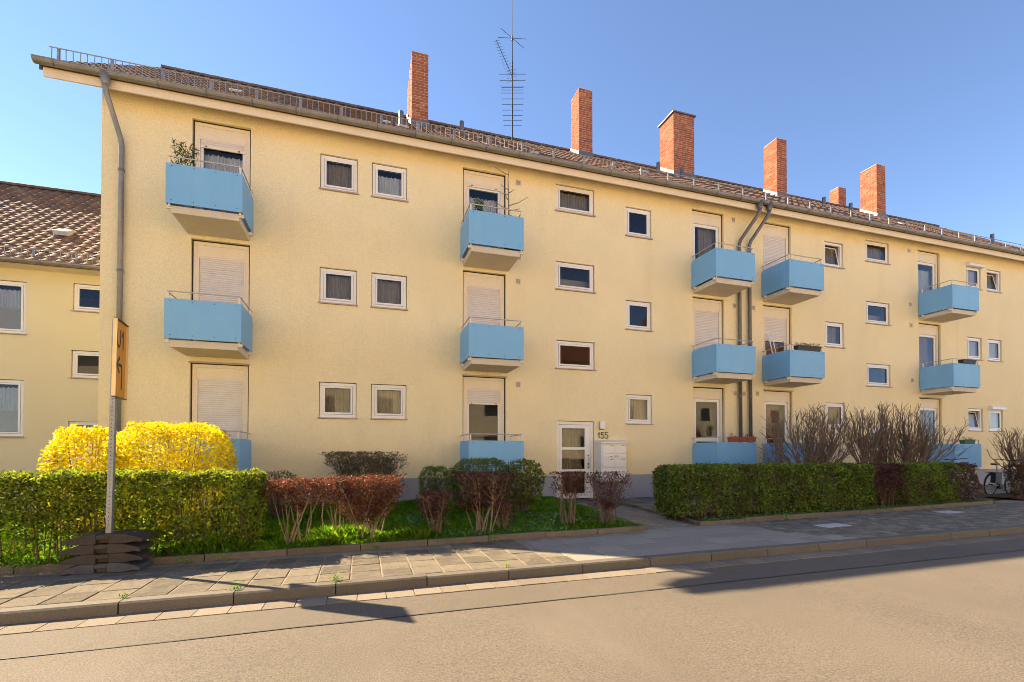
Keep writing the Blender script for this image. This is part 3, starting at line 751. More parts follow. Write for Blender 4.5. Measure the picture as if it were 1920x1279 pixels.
# ------------------------------------------------------------------ things on the facade
def strokes(paths, x, z, s, y, r=.011):
    m = MB()
    for p in paths: m.tube([(x+a*s, y, z+b*s) for a, b in p], r, 6)
    return m
five = [[(.55, 1), (.12, 1), (.08, .56), (.22, .62), (.4, .62), (.55, .5), (.6, .32), (.52, .1), (.34, 0), (.15, .02), (.02, .13)]]
hn = thing('house_number', 'house number 155 in thin dark metal digits beside the entrance', 'house number', (6.5, D, 1.95))
strokes([[(.05, .72), (.24, 1), (.24, 0)]], 6.35, 1.945, .17, D-.02).build('digit', 'brass', hn)
strokes(five, 6.445, 1.945, .17, D-.02).build('digit', 'brass', hn)
strokes(five, 6.57, 1.945, .17, D-.02).build('digit', 'brass', hn)
lp = thing('wall_lamp', 'small white box lamp on the wall above the house number', 'wall lamp', (6.47, D, 2.2))
box('housing', 'white', lp, 6.39, 6.555, D-.10, D-.03, 2.2, 2.43, bevel=.02); box('base', 'bolt', lp, 6.40, 6.545, D-.03, D-.001, 2.19, 2.42)
lb = thing('letterbox_unit', 'white six compartment letterbox unit on the wall beside the door', 'letterbox', (6.7, D-.1, .74))
ly = D-.33
box('cabinet', 'white', lb, 6.30, 7.08, ly+.012, D-.002, .74, 1.80)
MB().prism([(ly-.05, 1.80), (D-.002, 1.80), (D-.002, 1.90), (ly-.05, 1.835)], 6.27, 7.11, 'x').build('lid', 'white', lb)
for r in range(3):
    for c in range(2):
        x0 = 6.335+c*.36; z1 = 1.765-r*.34-(.05 if r else 0)
        dr = box('compartment_door', 'white', lb, x0, x0+.35, ly-.004, ly+.011, z1-.25, z1, bevel=.004)
        box('slot', 'bolt', dr, x0+.02, x0+.33, ly-.006, ly-.0045, z1-.016, z1-.010)
        box('name_plate', 'sill', dr, x0+.24, x0+.33, ly-.007, ly-.0047, z1-.04, z1-.022)
box('bell_panel', 'white', lb, 6.335, 7.045, ly-.002, ly+.011, 1.405, 1.505, bevel=.003)
for x in (6.70, 6.77): box('label_strip', 'pot', lb, x, x+.055, ly-.005, ly-.003, 1.43, 1.455)
box('label_strip', 'bolt', lb, 6.57, 6.63, ly-.005, ly-.003, 1.42, 1.435)
# balcony plants
def tuft(name, mat, parent, x, y, z, h, r, n, L, W):
    th = rng.random(n)*2*np.pi; t = rng.random(n)**.7; rad = r*t*(1-.5*t)*rng.random(n)**.5*1.6
    p = np.stack([x+rad*np.cos(th), y+rad*np.sin(th), z+h*t], 1)
    return leaves(name, p, L, W, mat, parent, updown=.8)
def potplant(label, x, y, z, h, r, n, mat='lf_dark', pot='potd', L=.12, W=.02):
    t = thing('potted_plant', label, 'potted plant', (x, y, z))
    MB().tube([(x, y, z), (x, y, z+.24)], [.09, .12], 10).build('pot', pot, t)
    MB().tube([(x, y, z+.2), (x+.01, y, z+.24+h*.8)], [.012, .004], 5).build('stem', 'bark', t)
    tuft('foliage', mat, t, x, y, z+.26, h, r, n, L, W)
fz = PZ[2][0]
potplant('spiky green potted plant in the left corner of the top left balcony', -3.55, D-.78, fz+.25, .85, .30, 260, L=.19)
potplant('low green plant at the middle of the top left balcony', -3.1, D-.6, fz+.28, .3, .12, 90, L=.08)
potplant('small conical dark conifer on the top balcony with the leafless sapling', 2.78, D-.5, fz+.38, .75, .17, 700, 'lf_dark', 'pot', .05, .02)
t = thing('bare_sapling', 'thin leafless sapling rising from the top balcony left of the stair windows', 'sapling', (3.5, D-.7, fz))
m = MB().tube([(3.5, D-.75, fz), (3.49, D-.75, fz+1.1), (3.47, D-.75, fz+1.9), (3.5, D-.75, fz+2.15)], [.022, .018, .011, .006], 6)
for z, dx, dz in ((1.1, .32, .12), (1.12, -.42, .2), (1.22, .52, .32), (1.5, -.22, .05), (1.55, .16, .14), (1.62, -.2, .14), (1.35, -.1, .2), (2.0, -.36, .18), (.95, -.25, .06), (1.0, .25, -.06)):
    m.tube([(3.49, D-.75, fz+z), (3.49+dx*.5, D-.72, fz+z+dz*.4), (3.49+dx, D-.70, fz+z+dz)], [.012, .009, .005], 4)
m.build('stem', 'twig', t); MB().tube([(3.5, D-.75, fz), (3.5, D-.75, fz+.3)], [.12, .15], 10).build('pot', 'potd', t)
def planter(label, x0, x1, y, z, mat, green=0, h=.16, gmat='lf_laurel', dry=False):
    t = thing('planter_box', label, 'planter', ((x0+x1)/2, y, z))
    MB().prism([(y-.07, z), (y+.07, z), (y+.09, z+h), (y-.09, z+h)], x0, x1, 'x').build('trough', mat, t, bevel=.008)
    box('rim', mat, t, x0-.008, x1+.008, y-.1, y-.088, z+h-.03, z+h+.004)
    box('soil', 'soil', t, x0+.01, x1-.01, y-.08, y+.08, z+h-.02, z+h+.002)
    if green:
        n = green; p = np.stack([x0+(x1-x0)*rng.random(n), y+.1*(rng.random(n)-.5), z+h+.10*rng.random(n)**1.5], 1)
        leaves('foliage', p, .05, .02, gmat, t, updown=.5)
    return t
planter('dark planter with trailing green plants on the rail of the half shuttered balcony', 12.5, 13.4, D-1.0, 4.62, 'potd', 260, .16)
for i, lab in enumerate(('left', 'middle', 'right')):
    planter('terracotta planter box, %s of three on the ground floor balcony' % lab, 10.02+i*.295, 10.30+i*.295, D-1.0, 1.84, 'pot', 30, .15, 'lf_brown')
planter('long dark planter on the rail of the far right first floor balcony', 19.95, 20.6, D-.98, 4.64, 'potd', 0, .15)
planter('green planter on the rail of the far right ground floor balcony', 19.95, 20.5, D-.98, 1.84, 'potg', 60, .15, 'lf_dark')
t = thing('folded_lounger', 'folded pale frame leaning inside the half shuttered balcony', 'lounger', (12.62, D-.2, 3.85))
for dx in (0, .14): MB().tube([(12.55+dx, D-.30, 3.85), (12.42+dx, D-.06, 5.35)], .017, 6).build('tube', 'bikew', t)
for q in (.3, .6, .9): MB().tube([(12.55-.13*q, D-.30+.24*q, 3.85+1.5*q), (12.69-.13*q, D-.30+.24*q, 3.85+1.5*q)], .012, 6).build('rung', 'bikew', t)
# rooftop antenna
ax, ay = 5.38, 17.15; az = rz(ay)
an = thing('rooftop_antenna', 'tall television antenna mast with rod elements on the roof ridge', 'antenna', (ax, ay, az))
MB().tube([(ax, ay, az-.2), (ax, ay, 16.45)], .03, 8).build('mast', 'antenna', an)
MB().tube([(ax, ay, 16.4), (ax, ay, 17.4)], .016, 6).build('pole', 'antenna', an)
MB().tube([(ax, ay, 17.3), (ax+.02, ay, 19.9)], .009, 5).build('whip', 'antenna', an)
for a in (.48, 2.26):
    dx, dz = math.cos(a)*.68, math.sin(a)*.68
    MB().tube([(ax-dx, ay-.12, 17.35-dz*.72), (ax+dx, ay+.12, 17.35+dz*.72)], .0085, 5).build('dipole', 'antenna', an)
MB().tube([(ax, ay, 17.28), (ax, ay, 17.46)], [.04, .02], 8).build('hub', 'bolt', an)
vd = Vector((.30, .954, 0)); rd = Vector((.954, -.30, 0)); c0 = Vector((ax, ay-.03, 14.8))
MB().tube([c0-vd*1.45, c0+vd*1.25], .014, 6).build('boom', 'antenna', an)
for i, q in enumerate(np.linspace(-1.42, 1.22, 10)):
    L = .47-.02*i*0.6; p = c0+vd*float(q)
    MB().tube([p-rd*L, p+rd*L], .0085, 5).build('element', 'antenna', an)
p = c0+vd*-.75+Vector((0, 0, .05)); MB().tube([p-rd*.38, p+rd*.38, p+rd*.38+vd*.13, p-rd*.38+vd*.13, p-rd*.38], .008, 5).build('folded_dipole', 'antenna', an)
b0 = Vector((ax-.02, ay-.03, 15.85)); bd = (Vector((-.62, -.55, .42))).normalized(); el = Vector((.86, -.2, .30)).normalized()
MB().tube([b0, b0+bd*1.25], .012, 6).build('boom', 'antenna', an)
for i in range(12): p = b0+bd*(.12+i*.1); MB().tube([p-el*(.16-.004*i), p+el*(.16-.004*i)], .006, 4).build('element', 'antenna', an)
for q in (-.16, -.05, .05, .16):
    p = b0+bd*.02+Vector((0, 0, q*1.3)); MB().tube([p-el*.2, p+el*.2], .005, 4).build('reflector_rod', 'antenna', an)

# ------------------------------------------------------------------ neighbour house on the left
NY = 16.6
NB = thing('neighbour_house', 'lower pale yellow house with brown tiled roof set back on the left', 'house', (-12, NY, 0))
nops = [(-10.3, -8.92, 4.79, 6.28), (-10.3, -8.95, 1.95, 3.55), (-7.88, -6.75, 5.55, 6.36), (-7.9, -6.75, 3.64, 4.45), (-7.95, -6.75, .3, 2.42), (-13.4, -12.1, 4.79, 6.28), (-13.4, -12.1, 1.95, 3.55)]
raw(wall_mesh(-20, -2, -.2, 6.75, nops, NY, .3), 'wall', 'wall2', NB)
box('back_wall', 'wall2', NB, -19.99, -2.01, 26.3, 26.6, -.2, 6.75); box('inner_wall', 'room', NB, -19.99, -2.01, NY+3, NY+3.1, -.2, 6.75)
NEY, NEZ, NRY, NRZ = 16.1, 6.72, 21.6, 11.15; nk = (NRZ-NEZ)/(NRY-NEY); nang = math.atan(nk)
for xa in (-20, -2.3): MB().prism([(NY+.302, -.2), (26.29, -.2), (26.29, 6.7), (NRY, NRZ-.2), (NY+.302, 6.7)], xa, xa+.3, 'x').build('gable_wall', 'wall2', NB)
MB().prism([(NY+.0, 6.62), (16.2, 6.62), (16.2, 6.76), (NY, 6.9)], -20.4, -1.7, 'x').build('soffit', 'soffit', NB)
nroof = MB().prism([(NEY, NEZ-.1), (NRY, NRZ-.12), (27.1, NEZ-.12), (27.1, NEZ-.04), (NRY, NRZ-.045), (NEY, NEZ-.045)], -20.5, -1.6, 'x').build('roof', 'tile', NB)
nc_ = []
for r in range(int(math.hypot(NRY-NEY, NRZ-NEZ)/TL)):
    for c in range(int(18.9/TW)):
        d = .02+r*TL; nc_.append((-20.5+c*TW, NEY+d*math.cos(nang), NEZ+d*math.sin(nang)))
vis = sorted([q for q in nc_ if -12.6 < q[0] < -6.3], key=lambda q: q[1])[:300]; vs_ = set(vis)
for q in vis: share('tile', tm, nroof, (q[0], q[1]+random.uniform(-.004, .004), q[2]+random.uniform(-.003, .004)), (nang+random.uniform(-.006, .006), random.uniform(-.012, .012), 0))
rest = [q for q in nc_ if q not in vs_]
c_, s_ = math.cos(nang), math.sin(nang)
rb = np.stack([base[:, 0], base[:, 1]*c_-base[:, 2]*s_, base[:, 1]*s_+base[:, 2]*c_], 1)
V = rb[None]+(np.array(rest)+rng.normal(0, .003, (len(rest), 3)))[:, None]
F = (np.array(tf)[None]+(np.arange(len(rest))*len(tv))[:, None, None]).reshape(-1, 4)
rt = np_mesh('tiles_far', V.reshape(-1, 3), F, 'tile', nroof, 'stuff'); rt.data.shade_smooth()
for i in range(50): share('ridge_tile', rm, nroof, (-20.4+.37*i, NRY, NRZ+.01), (0, .02, 0))
Mt = Matrix.Translation((-8.75, 17.95, NEZ+(17.95-NEY)*nk)) @ Matrix.Rotation(nang-.15, 4, 'X')
MB().box(-.2, .2, -.2, .2, 0, .14, Mt).build('roof_hatch', 'zincl', nroof, bevel=.02)
g = MB().prism([(NEY-.08+a, NEZ-.02+b) for a, b in halfpipe(.085, .01)], -20.5, -1.6, 'x').build('gutter', 'zinc', NB)
for i in range(20): share('gutter_bracket', bk, g, (-20+i*.9, NEY-.08, NEZ-.02))
ns = MB().tube([(-20.3, 16.25, NEZ+.38), (-1.8, 16.25, NEZ+.38)], .012, 5).tube([(-20.3, 16.25, NEZ+.18), (-1.8, 16.25, NEZ+.18)], .01, 5).build('snow_guard', 'steel', NB)
for i in range(150): share('picket', pk, ns, (-20.2+i*.122, 16.25, NEZ+.12))
for i in range(20): share('bracket', bkm, ns, (-20+i*.95, 16.26, NEZ+.12))
for q in nops:
    if q[2] < 1: continue
    w = window(q[0], q[1], q[2], q[3], 'net' if q[1]-q[0] > 1.2 else None, 0, 0, NB, NY)
    if q[1]-q[0] > 1.2: box('half_blind', 'blind', w, q[0]+.14, q[1]-.14, NY+.13, NY+.14, q[2]+.13, q[2]+.75)
q = nops[4]; e = frame(MB(), q[0]+.01, q[1]-.01, q[2], q[3]-.01, .09, NY+.05, NY+.12).build('side_door', 'white', NB)
box('leaf', 'white', e, q[0]+.105, q[1]-.105, NY+.065, NY+.11, q[2]+.1, q[3]-.32)
MB().face((q[0]+.105, NY+.08, q[3]-.31), (q[1]-.105, NY+.08, q[3]-.31), (q[1]-.105, NY+.08, q[3]-.105), (q[0]+.105, NY+.08, q[3]-.105)).build('pane', 'glass', e)

# house across the street: behind the camera, seen mirrored in the panes
OY = -13.0
OP = thing('opposite_house', 'sunlit yellow house with red roof across the street, mirrored in the panes', 'house', (12, OY, 0))
oops = []
for zb in (1.6, 4.4, 7.1):
    for i in range(16): oops.append((-20+i*4.2, -18.7+i*4.2, zb, zb+1.35))
raw(wall_mesh(-24, 48, -.3, 9.3, oops, OY-.3, .3), 'wall', 'opp', OP)
for q in oops:
    w = frame(MB(), q[0]+.01, q[1]-.01, q[2], q[3], .09, OY-.12, OY-.05).build('window', 'white', OP)
    box('pane', 'bolt', w, q[0]+.1, q[1]-.1, OY-.1, OY-.09, q[2]+.09, q[3]-.09)
MB().prism([(OY+.6, 9.2), (OY-5.5, 13.6), (OY-11.6, 9.2), (OY-11.6, 9.3), (OY-5.5, 13.75), (OY+.6, 9.35)], -24.6, 48.6, 'x').build('roof', 'opproof', OP)
for x in (4, 16.5, 27): box('chimney', 'brick', OP, x, x+.7, OY-4.6, OY-3.9, 11.5, 14.9)
sheet('bounce_forecourt', 'bounce_forecourt', -60, 90, -12.95, -3.2, .1)  # added unseen ground behind the camera, pale so it brightens the shaded facade

# ------------------------------------------------------------------ detour sign and its stacked base plates
PX, PY = -2.985, 7.12
def base_plate(i, z, rot, dx, dy, mat, label):
    w = .40; h = .112
    L = [(-w, .002), (-w, .044), (-.375, .060), (-.20, h), (-.066, h), (-.066, 0), (-.25, 0), (-.33, .012)]
    m = MB(); m.prism(L, -.2, .2); m.prism([(-a, b) for a, b in reversed(L)], -.2, .2)
    m.box(-.0655, .0655, -.150, .150, .002, h-.004)
    m.box(-.0655, .0655, -.197, -.151, .055, h-.008).box(-.0655, .0655, .151, .197, .055, h-.008)
    o = m.build('base_plate', mat, None, bevel=.005)
    o.location = (PX+dx, PY+dy+.02, z); o.rotation_euler = (0, SLOPE, R(rot))
    return tag(o, label, 'base plate', 'stacked base plates under the detour sign')
zb = sidez(PX)+.002
base_plate(0, zb, -1.5, 0, 0, 'plateb', 'lowest of four stacked dark plastic base plates under the detour sign')
base_plate(1, zb+.115, 1.2, .004, .006, 'plate', 'second from bottom of four stacked dark base plates under the detour sign')
base_plate(2, zb+.230, -.6, -.003, -.004, 'plate', 'third from bottom of four stacked dark base plates under the detour sign')
base_plate(3, zb+.345, .8, .006, .004, 'plate', 'uppermost of four stacked dark base plates under the detour sign')
sg_ = thing('detour_sign', 'amber detour sign with arrow on a grey steel pole by the hedge', 'road sign', (PX, PY, zb+.1))
lean = Matrix.Translation((PX, PY, zb)) @ Matrix.Rotation(R(.9), 4, 'Y')
MB().box(-.03, .03, -.03, .03, .03, 3.10, lean).build('pole', 'steel', sg_, bevel=.004)
hm = MB()
for i in range(50): hm.box(-.006, .006, -.0308, -.0300, .55+i*.05, .562+i*.05, lean)
hm.build('pole_holes', 'bolt', sg_)
SM = lean @ Matrix.Translation((.04, 0, 2.13)) @ Matrix.Rotation(R(8), 4, 'Z')   # sign's local frame: face looks along +x
SWd, SHt = .225, .94
MB().box(0, .012, -SWd, SWd, 0, SHt, SM).build('panel', 'signf', sg_)
rimm = MB()
rimm.box(-.004, .036, -SWd-.008, -SWd, .0, SHt, SM).box(-.004, .036, SWd, SWd+.008, 0, SHt, SM)
rimm.build('side_rim', 'signrim', sg_)
MB().box(-.005, .037, -SWd-.009, SWd+.009, SHt, SHt+.01, SM).box(-.005, .037, -SWd-.009, SWd+.009, -.01, 0, SM).build('end_rim', 'zincd', sg_)
def glyph(paths, w, name):
    m = MB()
    for p in paths:
        for (a, b), (c, d) in zip(p, p[1:]):
            L = math.hypot(c-a, d-b); nx, nz = -(d-b)/L*w/2, (c-a)/L*w/2; e = w*.3/L
            a2, b2, c2, d2 = a-(c-a)*e, b-(d-b)*e, c+(c-a)*e, d+(d-b)*e
            q = [(a2+nx, b2+nz), (c2+nx, d2+nz), (c2-nx, d2-nz), (a2-nx, b2-nz)]
            m.face(*[tuple(SM @ Vector((.0135+random.uniform(0, .0008), y, z))) for y, z in q])
    m.build(name, 'black', sg_)
glyph([[(-.13, .83), (-.13, .69), (-.11, .64), (-.07, .62), (-.03, .64), (-.01, .69), (-.01, .83)]], .036, 'letter_u')
glyph([[(.05, .77), (.10, .83), (.10, .615)]], .036, 'digit_one')
glyph([[(.08, .12), (.08, .36), (.06, .40), (-.08, .40)], [(-.02, .49), (-.13, .40), (-.02, .31)]], .04, 'arrow')

# ------------------------------------------------------------------ planting
def hedge_pts(n, x0, x1, y0, y1, z0, z1, shell=.75, lump=.05, rnd=.14, lowthin=.0):
    p = rng.random((int(n*1.5), 3))
    k = rng.random(len(p)) < shell; f = rng.integers(0, 5, len(p)); e = np.abs(rng.normal(0, .05, len(p)))
    p[k & (f == 0), 1] = e[k & (f == 0)]; p[k & (f == 1), 1] = 1-e[k & (f == 1)]*.8
    s = k & (f >= 2) & (f < 4); p[s, 2] = 1-e[s]*.7
    s = k & (f == 4); p[s, 0] = np.where(rng.random(s.sum()) < .5, e[s]*.15, 1-e[s]*.15)
    q = np.stack([x0+(x1-x0)*p[:, 0], y0+(y1-y0)*p[:, 1], z0+(z1-z0)*p[:, 2]], 1)
    # rounded top edges
    cy = (y0+y1)/2; hy = (y1-y0)/2; ty = np.abs(q[:, 1]-cy)/hy; tz = (q[:, 2]-(z1-rnd))/rnd
    over = (ty > 1-rnd/hy) & (tz > 0); d = np.hypot((ty-(1-rnd/hy))/(rnd/hy), tz)
    q = q[~(over & (d > 1.05))]
    cx = (x0+x1)/2; hx = (x1-x0)/2; tx = np.abs(q[:, 0]-cx)/hx; tz = (q[:, 2]-(z1-rnd))/rnd
    over = (tx > 1-rnd/hx) & (tz > 0); d = np.hypot((tx-(1-rnd/hx))/(rnd/hx), tz); q = q[~(over & (d > 1.05))]
    if lowthin > 0:
        t = (q[:, 2]-z0)/(z1-z0); q = q[rng.random(len(q)) > lowthin*np.clip(1.15-t/.38, 0, 1)]
    q = q[:n]
    lz = np.sin(q[:, 0]*5.1+q[:, 1]*3)*np.sin(q[:, 0]*2.3+1)+.6*np.sin(q[:, 0]*11.0+q[:, 2]*9)
    q[:, 2] += lump*.45*lz*((q[:, 2]-z0)/(z1-z0)); q[:, 1] += lump*np.sin(q[:, 0]*4.3+q[:, 2]*5)*np.where(q[:, 1] < cy, 1, -1)
    c = np.array([cx, cy, z0+(z1-z0)*.3]); st = rng.random(len(q)) < .03
    dv = q-c; dv[:, 0] *= .15; q[st] += unit(dv[st])*(.07*rng.random((st.sum(), 1)))
    lump2 = .035*np.sin(q[:, 0]*7.7+2*q[:, 1])*np.sin(q[:, 2]*8.3+q[:, 0]*3.1); q[:, 1] += np.where(q[:, 1] < cy, -lump2, lump2)
    return q+rng.normal(0, .014, q.shape)
def stems(x0, x1, y0, y1, z0, z1, n, r=.01, lean_=.12):
    m = MB()
    for i in range(n):
        x = random.uniform(x0, x1); y = random.uniform(y0, y1); a = random.uniform(-lean_, lean_); b = random.uniform(-lean_, lean_); h = z1-z0
        m.tube([(x, y, z0), (x+a*.5, y+b*.4, z0+h*.45), (x+a+random.uniform(-.08, .08), y+b, z0+h*random.uniform(.7, .95))], [r*random.uniform(.7, 1.4), r*.7, r*.3], 4, False)
        for j in range(3):
            t = random.uniform(.25, .7); px, py, pz = x+a*t, y+b*t, z0+h*t
            m.tube([(px, py, pz), (px+random.uniform(-.22, .22), py+random.uniform(-.22, .15), pz+random.uniform(.05, .25))], [r*.45, r*.2], 3, False)
    return m
def hedge(label, x0, x1, y0, y1, z1, n, mat, L=.036, W=.02, nst=60, lowthin=.5, shell=.75, zlow=None, group=None, lump=.05, stem='bark'):
    xm = (x0+x1)/2; zg = lawnz(xm, y0) if x1 < 5 else sidez(xm)+.05
    t = thing('hedge', label, 'hedge', (xm, (y0+y1)/2, zg), group)
    p = hedge_pts(n, x0, x1, y0, y1, (zg+.06 if zlow is None else zlow), z1, shell, lump, lowthin=lowthin)
    gap = np.sin(p[:, 0]*2.9+1.3)*np.sin(p[:, 2]*6.1+p[:, 0]*1.7)+.5*np.sin(p[:, 0]*7.3-p[:, 2]*9.1)
    p = p[~((gap > .62) & (rng.random(len(p)) < .75) & (p[:, 2] < z1-.16))]
    leaves('foliage', p, L, W, mat, t)
    stems(x0+.08, x1-.08, y0+.15, y1-.15, zg-.03, z1-.03, nst, .011).build('stems', stem, t)
    return t
hedge('long clipped green hedge behind the detour sign, sunlit along its top', -7.6, -1.42, 7.36, 8.12, 1.27, 60000, 'lf_hedge', .05, .029, 130, .93, .72)
hedge('tall clipped green hedge right of the path, nearest the entrance', 5.95, 11.2, 7.95, 8.85, 1.26, 46000, 'lf_hedge2', .055, .031, 120, .2, .8)
hedge('purple leaved stretch between the two clipped green hedges on the right', 11.15, 12.45, 8.05, 8.85, 1.24, 11000, 'lf_redd', .042, .022, 34, .4, .75)
hedge('shorter clipped green hedge right of the purple stretch', 12.4, 14.4, 8.1, 8.9, 1.25, 17000, 'lf_hedge2', .045, .026, 26, .2, .8)
hedge('brown leaved end of the right hedge beside the bicycles', 14.35, 15.25, 8.15, 8.95, 1.24, 7500, 'lf_brown', .048, .026, 26, .2, .78)
hedge('reddish brown hedge at the right picture edge beyond the bicycles', 17.3, 19.4, 8.35, 8.72, 1.2, 9000, 'lf_brown', .048, .026, 26, .2, .78)
def mound(name, label, cat, cx, cy, rx, ry, z0, z1, n, mat, L, W, p=3.0, stem='bark', nst=30, inner=.35, L2=None):
    t = thing(name, label, cat, (cx, cy, z0))
    d = unit(rng.normal(size=(n, 3))); k = (np.abs(d)**p).sum(1)**(1/p); d = d/k[:, None]
    r = 1-np.abs(rng.normal(0, .09, n)); s = rng.random(n) < inner; r[s] = rng.random(s.sum())**.45
    lum = 1+.05*np.sin(d[:, 0]*7+d[:, 2]*5)+.04*np.sin(d[:, 1]*9+d[:, 0]*11)
    zc = (z0+z1)/2; hz = (z1-z0)/2
    pts = np.stack([cx+rx*d[:, 0]*r*lum, cy+ry*d[:, 1]*r*lum, zc+hz*d[:, 2]*r*(1+.5*(lum-1))], 1)+rng.normal(0, .015, (n, 3))
    leaves('foliage', pts, L, W, mat, t, updown=.3)
    m = MB()
    for i in range(nst):
        a = random.uniform(0, 6.28); rr = random.random()**.5; x, y = cx+rx*.35*rr*math.cos(a), cy+ry*.35*rr*math.sin(a)
        ex, ey = cx+rx*.85*rr*math.cos(a), cy+ry*.85*rr*math.sin(a)
        m.tube([(x, y, z0-.12), ((x+ex)/2, (y+ey)/2, zc), (ex, ey, z1-.12)], [.012, .008, .003], 4, False)
    m.build('stems', stem, t); return t
zg = lawnz(-4, 9.8)
mound('forsythia_bush', 'large clipped forsythia in full yellow bloom behind the hedge', 'shrub', -3.12, 9.75, .82, .75, zg, 2.04, 21000, 'lf_fors', .052, .032, 5.0, 'twig', 16, .25)
mound('forsythia_bush', 'smaller yellow forsythia left of the large one', 'shrub', -4.43, 9.85, .47, .55, zg, 1.97, 11000, 'lf_fors', .052, .032, 3.6, 'twig', 10, .25)
mound('boxwood_bush', 'narrow dark green box column behind the low purple bush', 'shrub', 1.37, 9.5, .29, .29, lawnz(1, 9.5)+.1, 1.26, 5200, 'lf_box', .038, .022, 5.0, 'bark', 14, .3)
mound('boxwood_bush', 'dark rounded evergreen before the ground floor balcony left of the entrance', 'shrub', 2.35, 9.7, .62, .6, lawnz(2, 9.7)+.2, 1.42, 8000, 'lf_box', .046, .026, 3.2, 'bark', 24, .35)
mound('laurel_bush', 'loose laurel with yellowing leaves beside the dark evergreen', 'shrub', 3.14, 9.35, .44, .42, lawnz(3, 9.3)+.25, 1.40, 1300, 'lf_laurel', .10, .042, 2.4, 'bark', 26, .55)
mound('low_shrub', 'low dark green shrub at the wall right of the corner balcony', 'shrub', -1.65, 10.6, .46, .4, lawnz(-2, 10.6), 1.17, 3000, 'lf_grey', .045, .022, 2.6, 'twig', 30, .5)
mound('conifer_shrub', 'dark green shrub at the left picture edge behind the hedge', 'shrub', -6.45, 9.6, .72, .6, lawnz(-6, 9.6), 1.86, 5500, 'lf_dark', .06, .022, 2.0, 'bark', 24, .5)
def vase(name, label, cx, cy, w, d, zt, zbot, nst, nl, mat, stem, L=.03, W=.018, base_r=.10, tw=7, lowfrac=.12, r0=.011, group=None, flat=True, s0=.9):
    zg = lawnz(cx, cy) if cx < 5 else sidez(cx)+.06
    t = thing(name, label, 'shrub', (cx, cy, zg), group); m = MB(); pts = []
    for i in range(nst):
        a = random.uniform(0, 6.283); rb_ = base_r*random.random()**.5
        ex = cx+w/2*(2*(i+random.random())/nst-1)*.97; ey = cy+d/2*random.uniform(-1, 1)
        bx, by = cx+rb_*math.cos(a)+(ex-cx)*.10, cy+rb_*math.sin(a); ez = zt-random.uniform(.0, .1)
        P = [Vector((bx, by, zg-.02)), Vector((bx+(ex-bx)*.35, by+(ey-by)*.35, zg+(ez-zg)*.38)), Vector((bx+(ex-bx)*.8, by+(ey-by)*.8, zg+(ez-zg)*.75)), Vector((ex, ey, ez))]
        for q in P[1:3]: q += Vector((random.uniform(-.035, .035), random.uniform(-.03, .03), 0))
        r = r0*random.uniform(.6, 1.3); m.tube(P, [r, r*.8, r*.5, r*.2], 4, False)
        for j in range(tw):
            s = random.uniform(s0, 2.9); k = int(s); q = P[k].lerp(P[k+1], s-k) if k < 3 else P[3]
            e = q+Vector((random.uniform(-.2, .2), random.uniform(-.16, .16), random.uniform(.02, .22)))
            e.x = min(max(e.x, cx-w/2*1.03), cx+w/2*1.03)
            if flat: e.z = min(e.z, zt+.01)
            m.tube([q, q.lerp(e, .55)+Vector((0, 0, .015)), e], [r*.4, r*.28, r*.12], 3, False)
            for u in (.35, .65, .9, 1.0): pts.append(q.lerp(e, u))
    m.build('stems', stem, t)
    pts = np.array([tuple(q) for q in pts]); top = pts[pts[:, 2] > zbot]
    low = pts[pts[:, 2] <= zbot]; n2 = int(nl*lowfrac) if len(low) else 0
    src = [top[rng.integers(0, len(top), nl-n2)]]
    if n2: src.append(low[rng.integers(0, len(low), n2)])
    p = np.concatenate(src)+rng.normal(0, .04, (nl, 3))
    if flat: p[:, 2] = np.minimum(p[:, 2], zt+rng.normal(0, .012, nl))
    leaves('foliage', p, L, W, mat, t); return t
vase('barberry_bush', 'sparse reddish barberry on thin bare stems at the end of the green hedge', -.92, 7.78, .78, .42, 1.14, .74, 12, 2900, 'lf_red', 'stemt', .036, .021, .24, 11, .06, .010, s0=1.6)
vase('barberry_bush', 'wide flat topped red barberry above the sunlit grass', .10, 7.74, 1.05, .5, 1.18, .42, 20, 8200, 'lf_red', 'stemt', .036, .021, .16, 16, .14, .010, s0=.9)
vase('barberry_bush', 'thin stemmed barberry just left of the wide red one', -.42, 7.9, .5, .36, 1.15, .72, 8, 1700, 'lf_red', 'stemt', .036, .021, .16, 11, .06, .010, s0=1.6)
vase('barberry_bush', 'low dark purple bush in front of the box column', 1.12, 7.72, .5, .42, .90, .35, 14, 2700, 'lf_redd', 'twig', .03, .016, .09, 8, .25)
vase('barberry_bush', 'flat topped purple bush with bare orange stems before the rounded evergreen', 1.93, 7.75, .82, .5, 1.21, .68, 15, 5200, 'lf_redd', 'stemt', .036, .02, .15, 15, .14, .011, s0=1.1)
vase('barberry_bush', 'small dark seedling bush between the purple bushes on the lawn', 2.3, 7.9, .34, .3, .72, .3, 12, 1100, 'lf_redd', 'twig', .03, .016, .05, 7, .2)
vase('barberry_bush', 'dark purple bush before the entrance door, left of the pair', 3.58, 7.95, .66, .45, 1.19, .88, 13, 1800, 'lf_redd', 'twig', .034, .019, .12, 10, .12, .011, s0=1.2)
vase('barberry_bush', 'dark purple twiggy bush before the letterboxes, right of the pair', 4.3, 7.85, .78, .5, 1.18, .62, 22, 2200, 'lf_redd', 'twigd', .034, .019, .15, 10, .25, .011)
vase('wall_shrub', 'grey green clipped shrub against the wall below the paired windows', .05, 11.25, 1.74, .6, 1.55, 1.0, 80, 5200, 'lf_grey', 'twig', .05, .022, .6, 7, .12, .010)
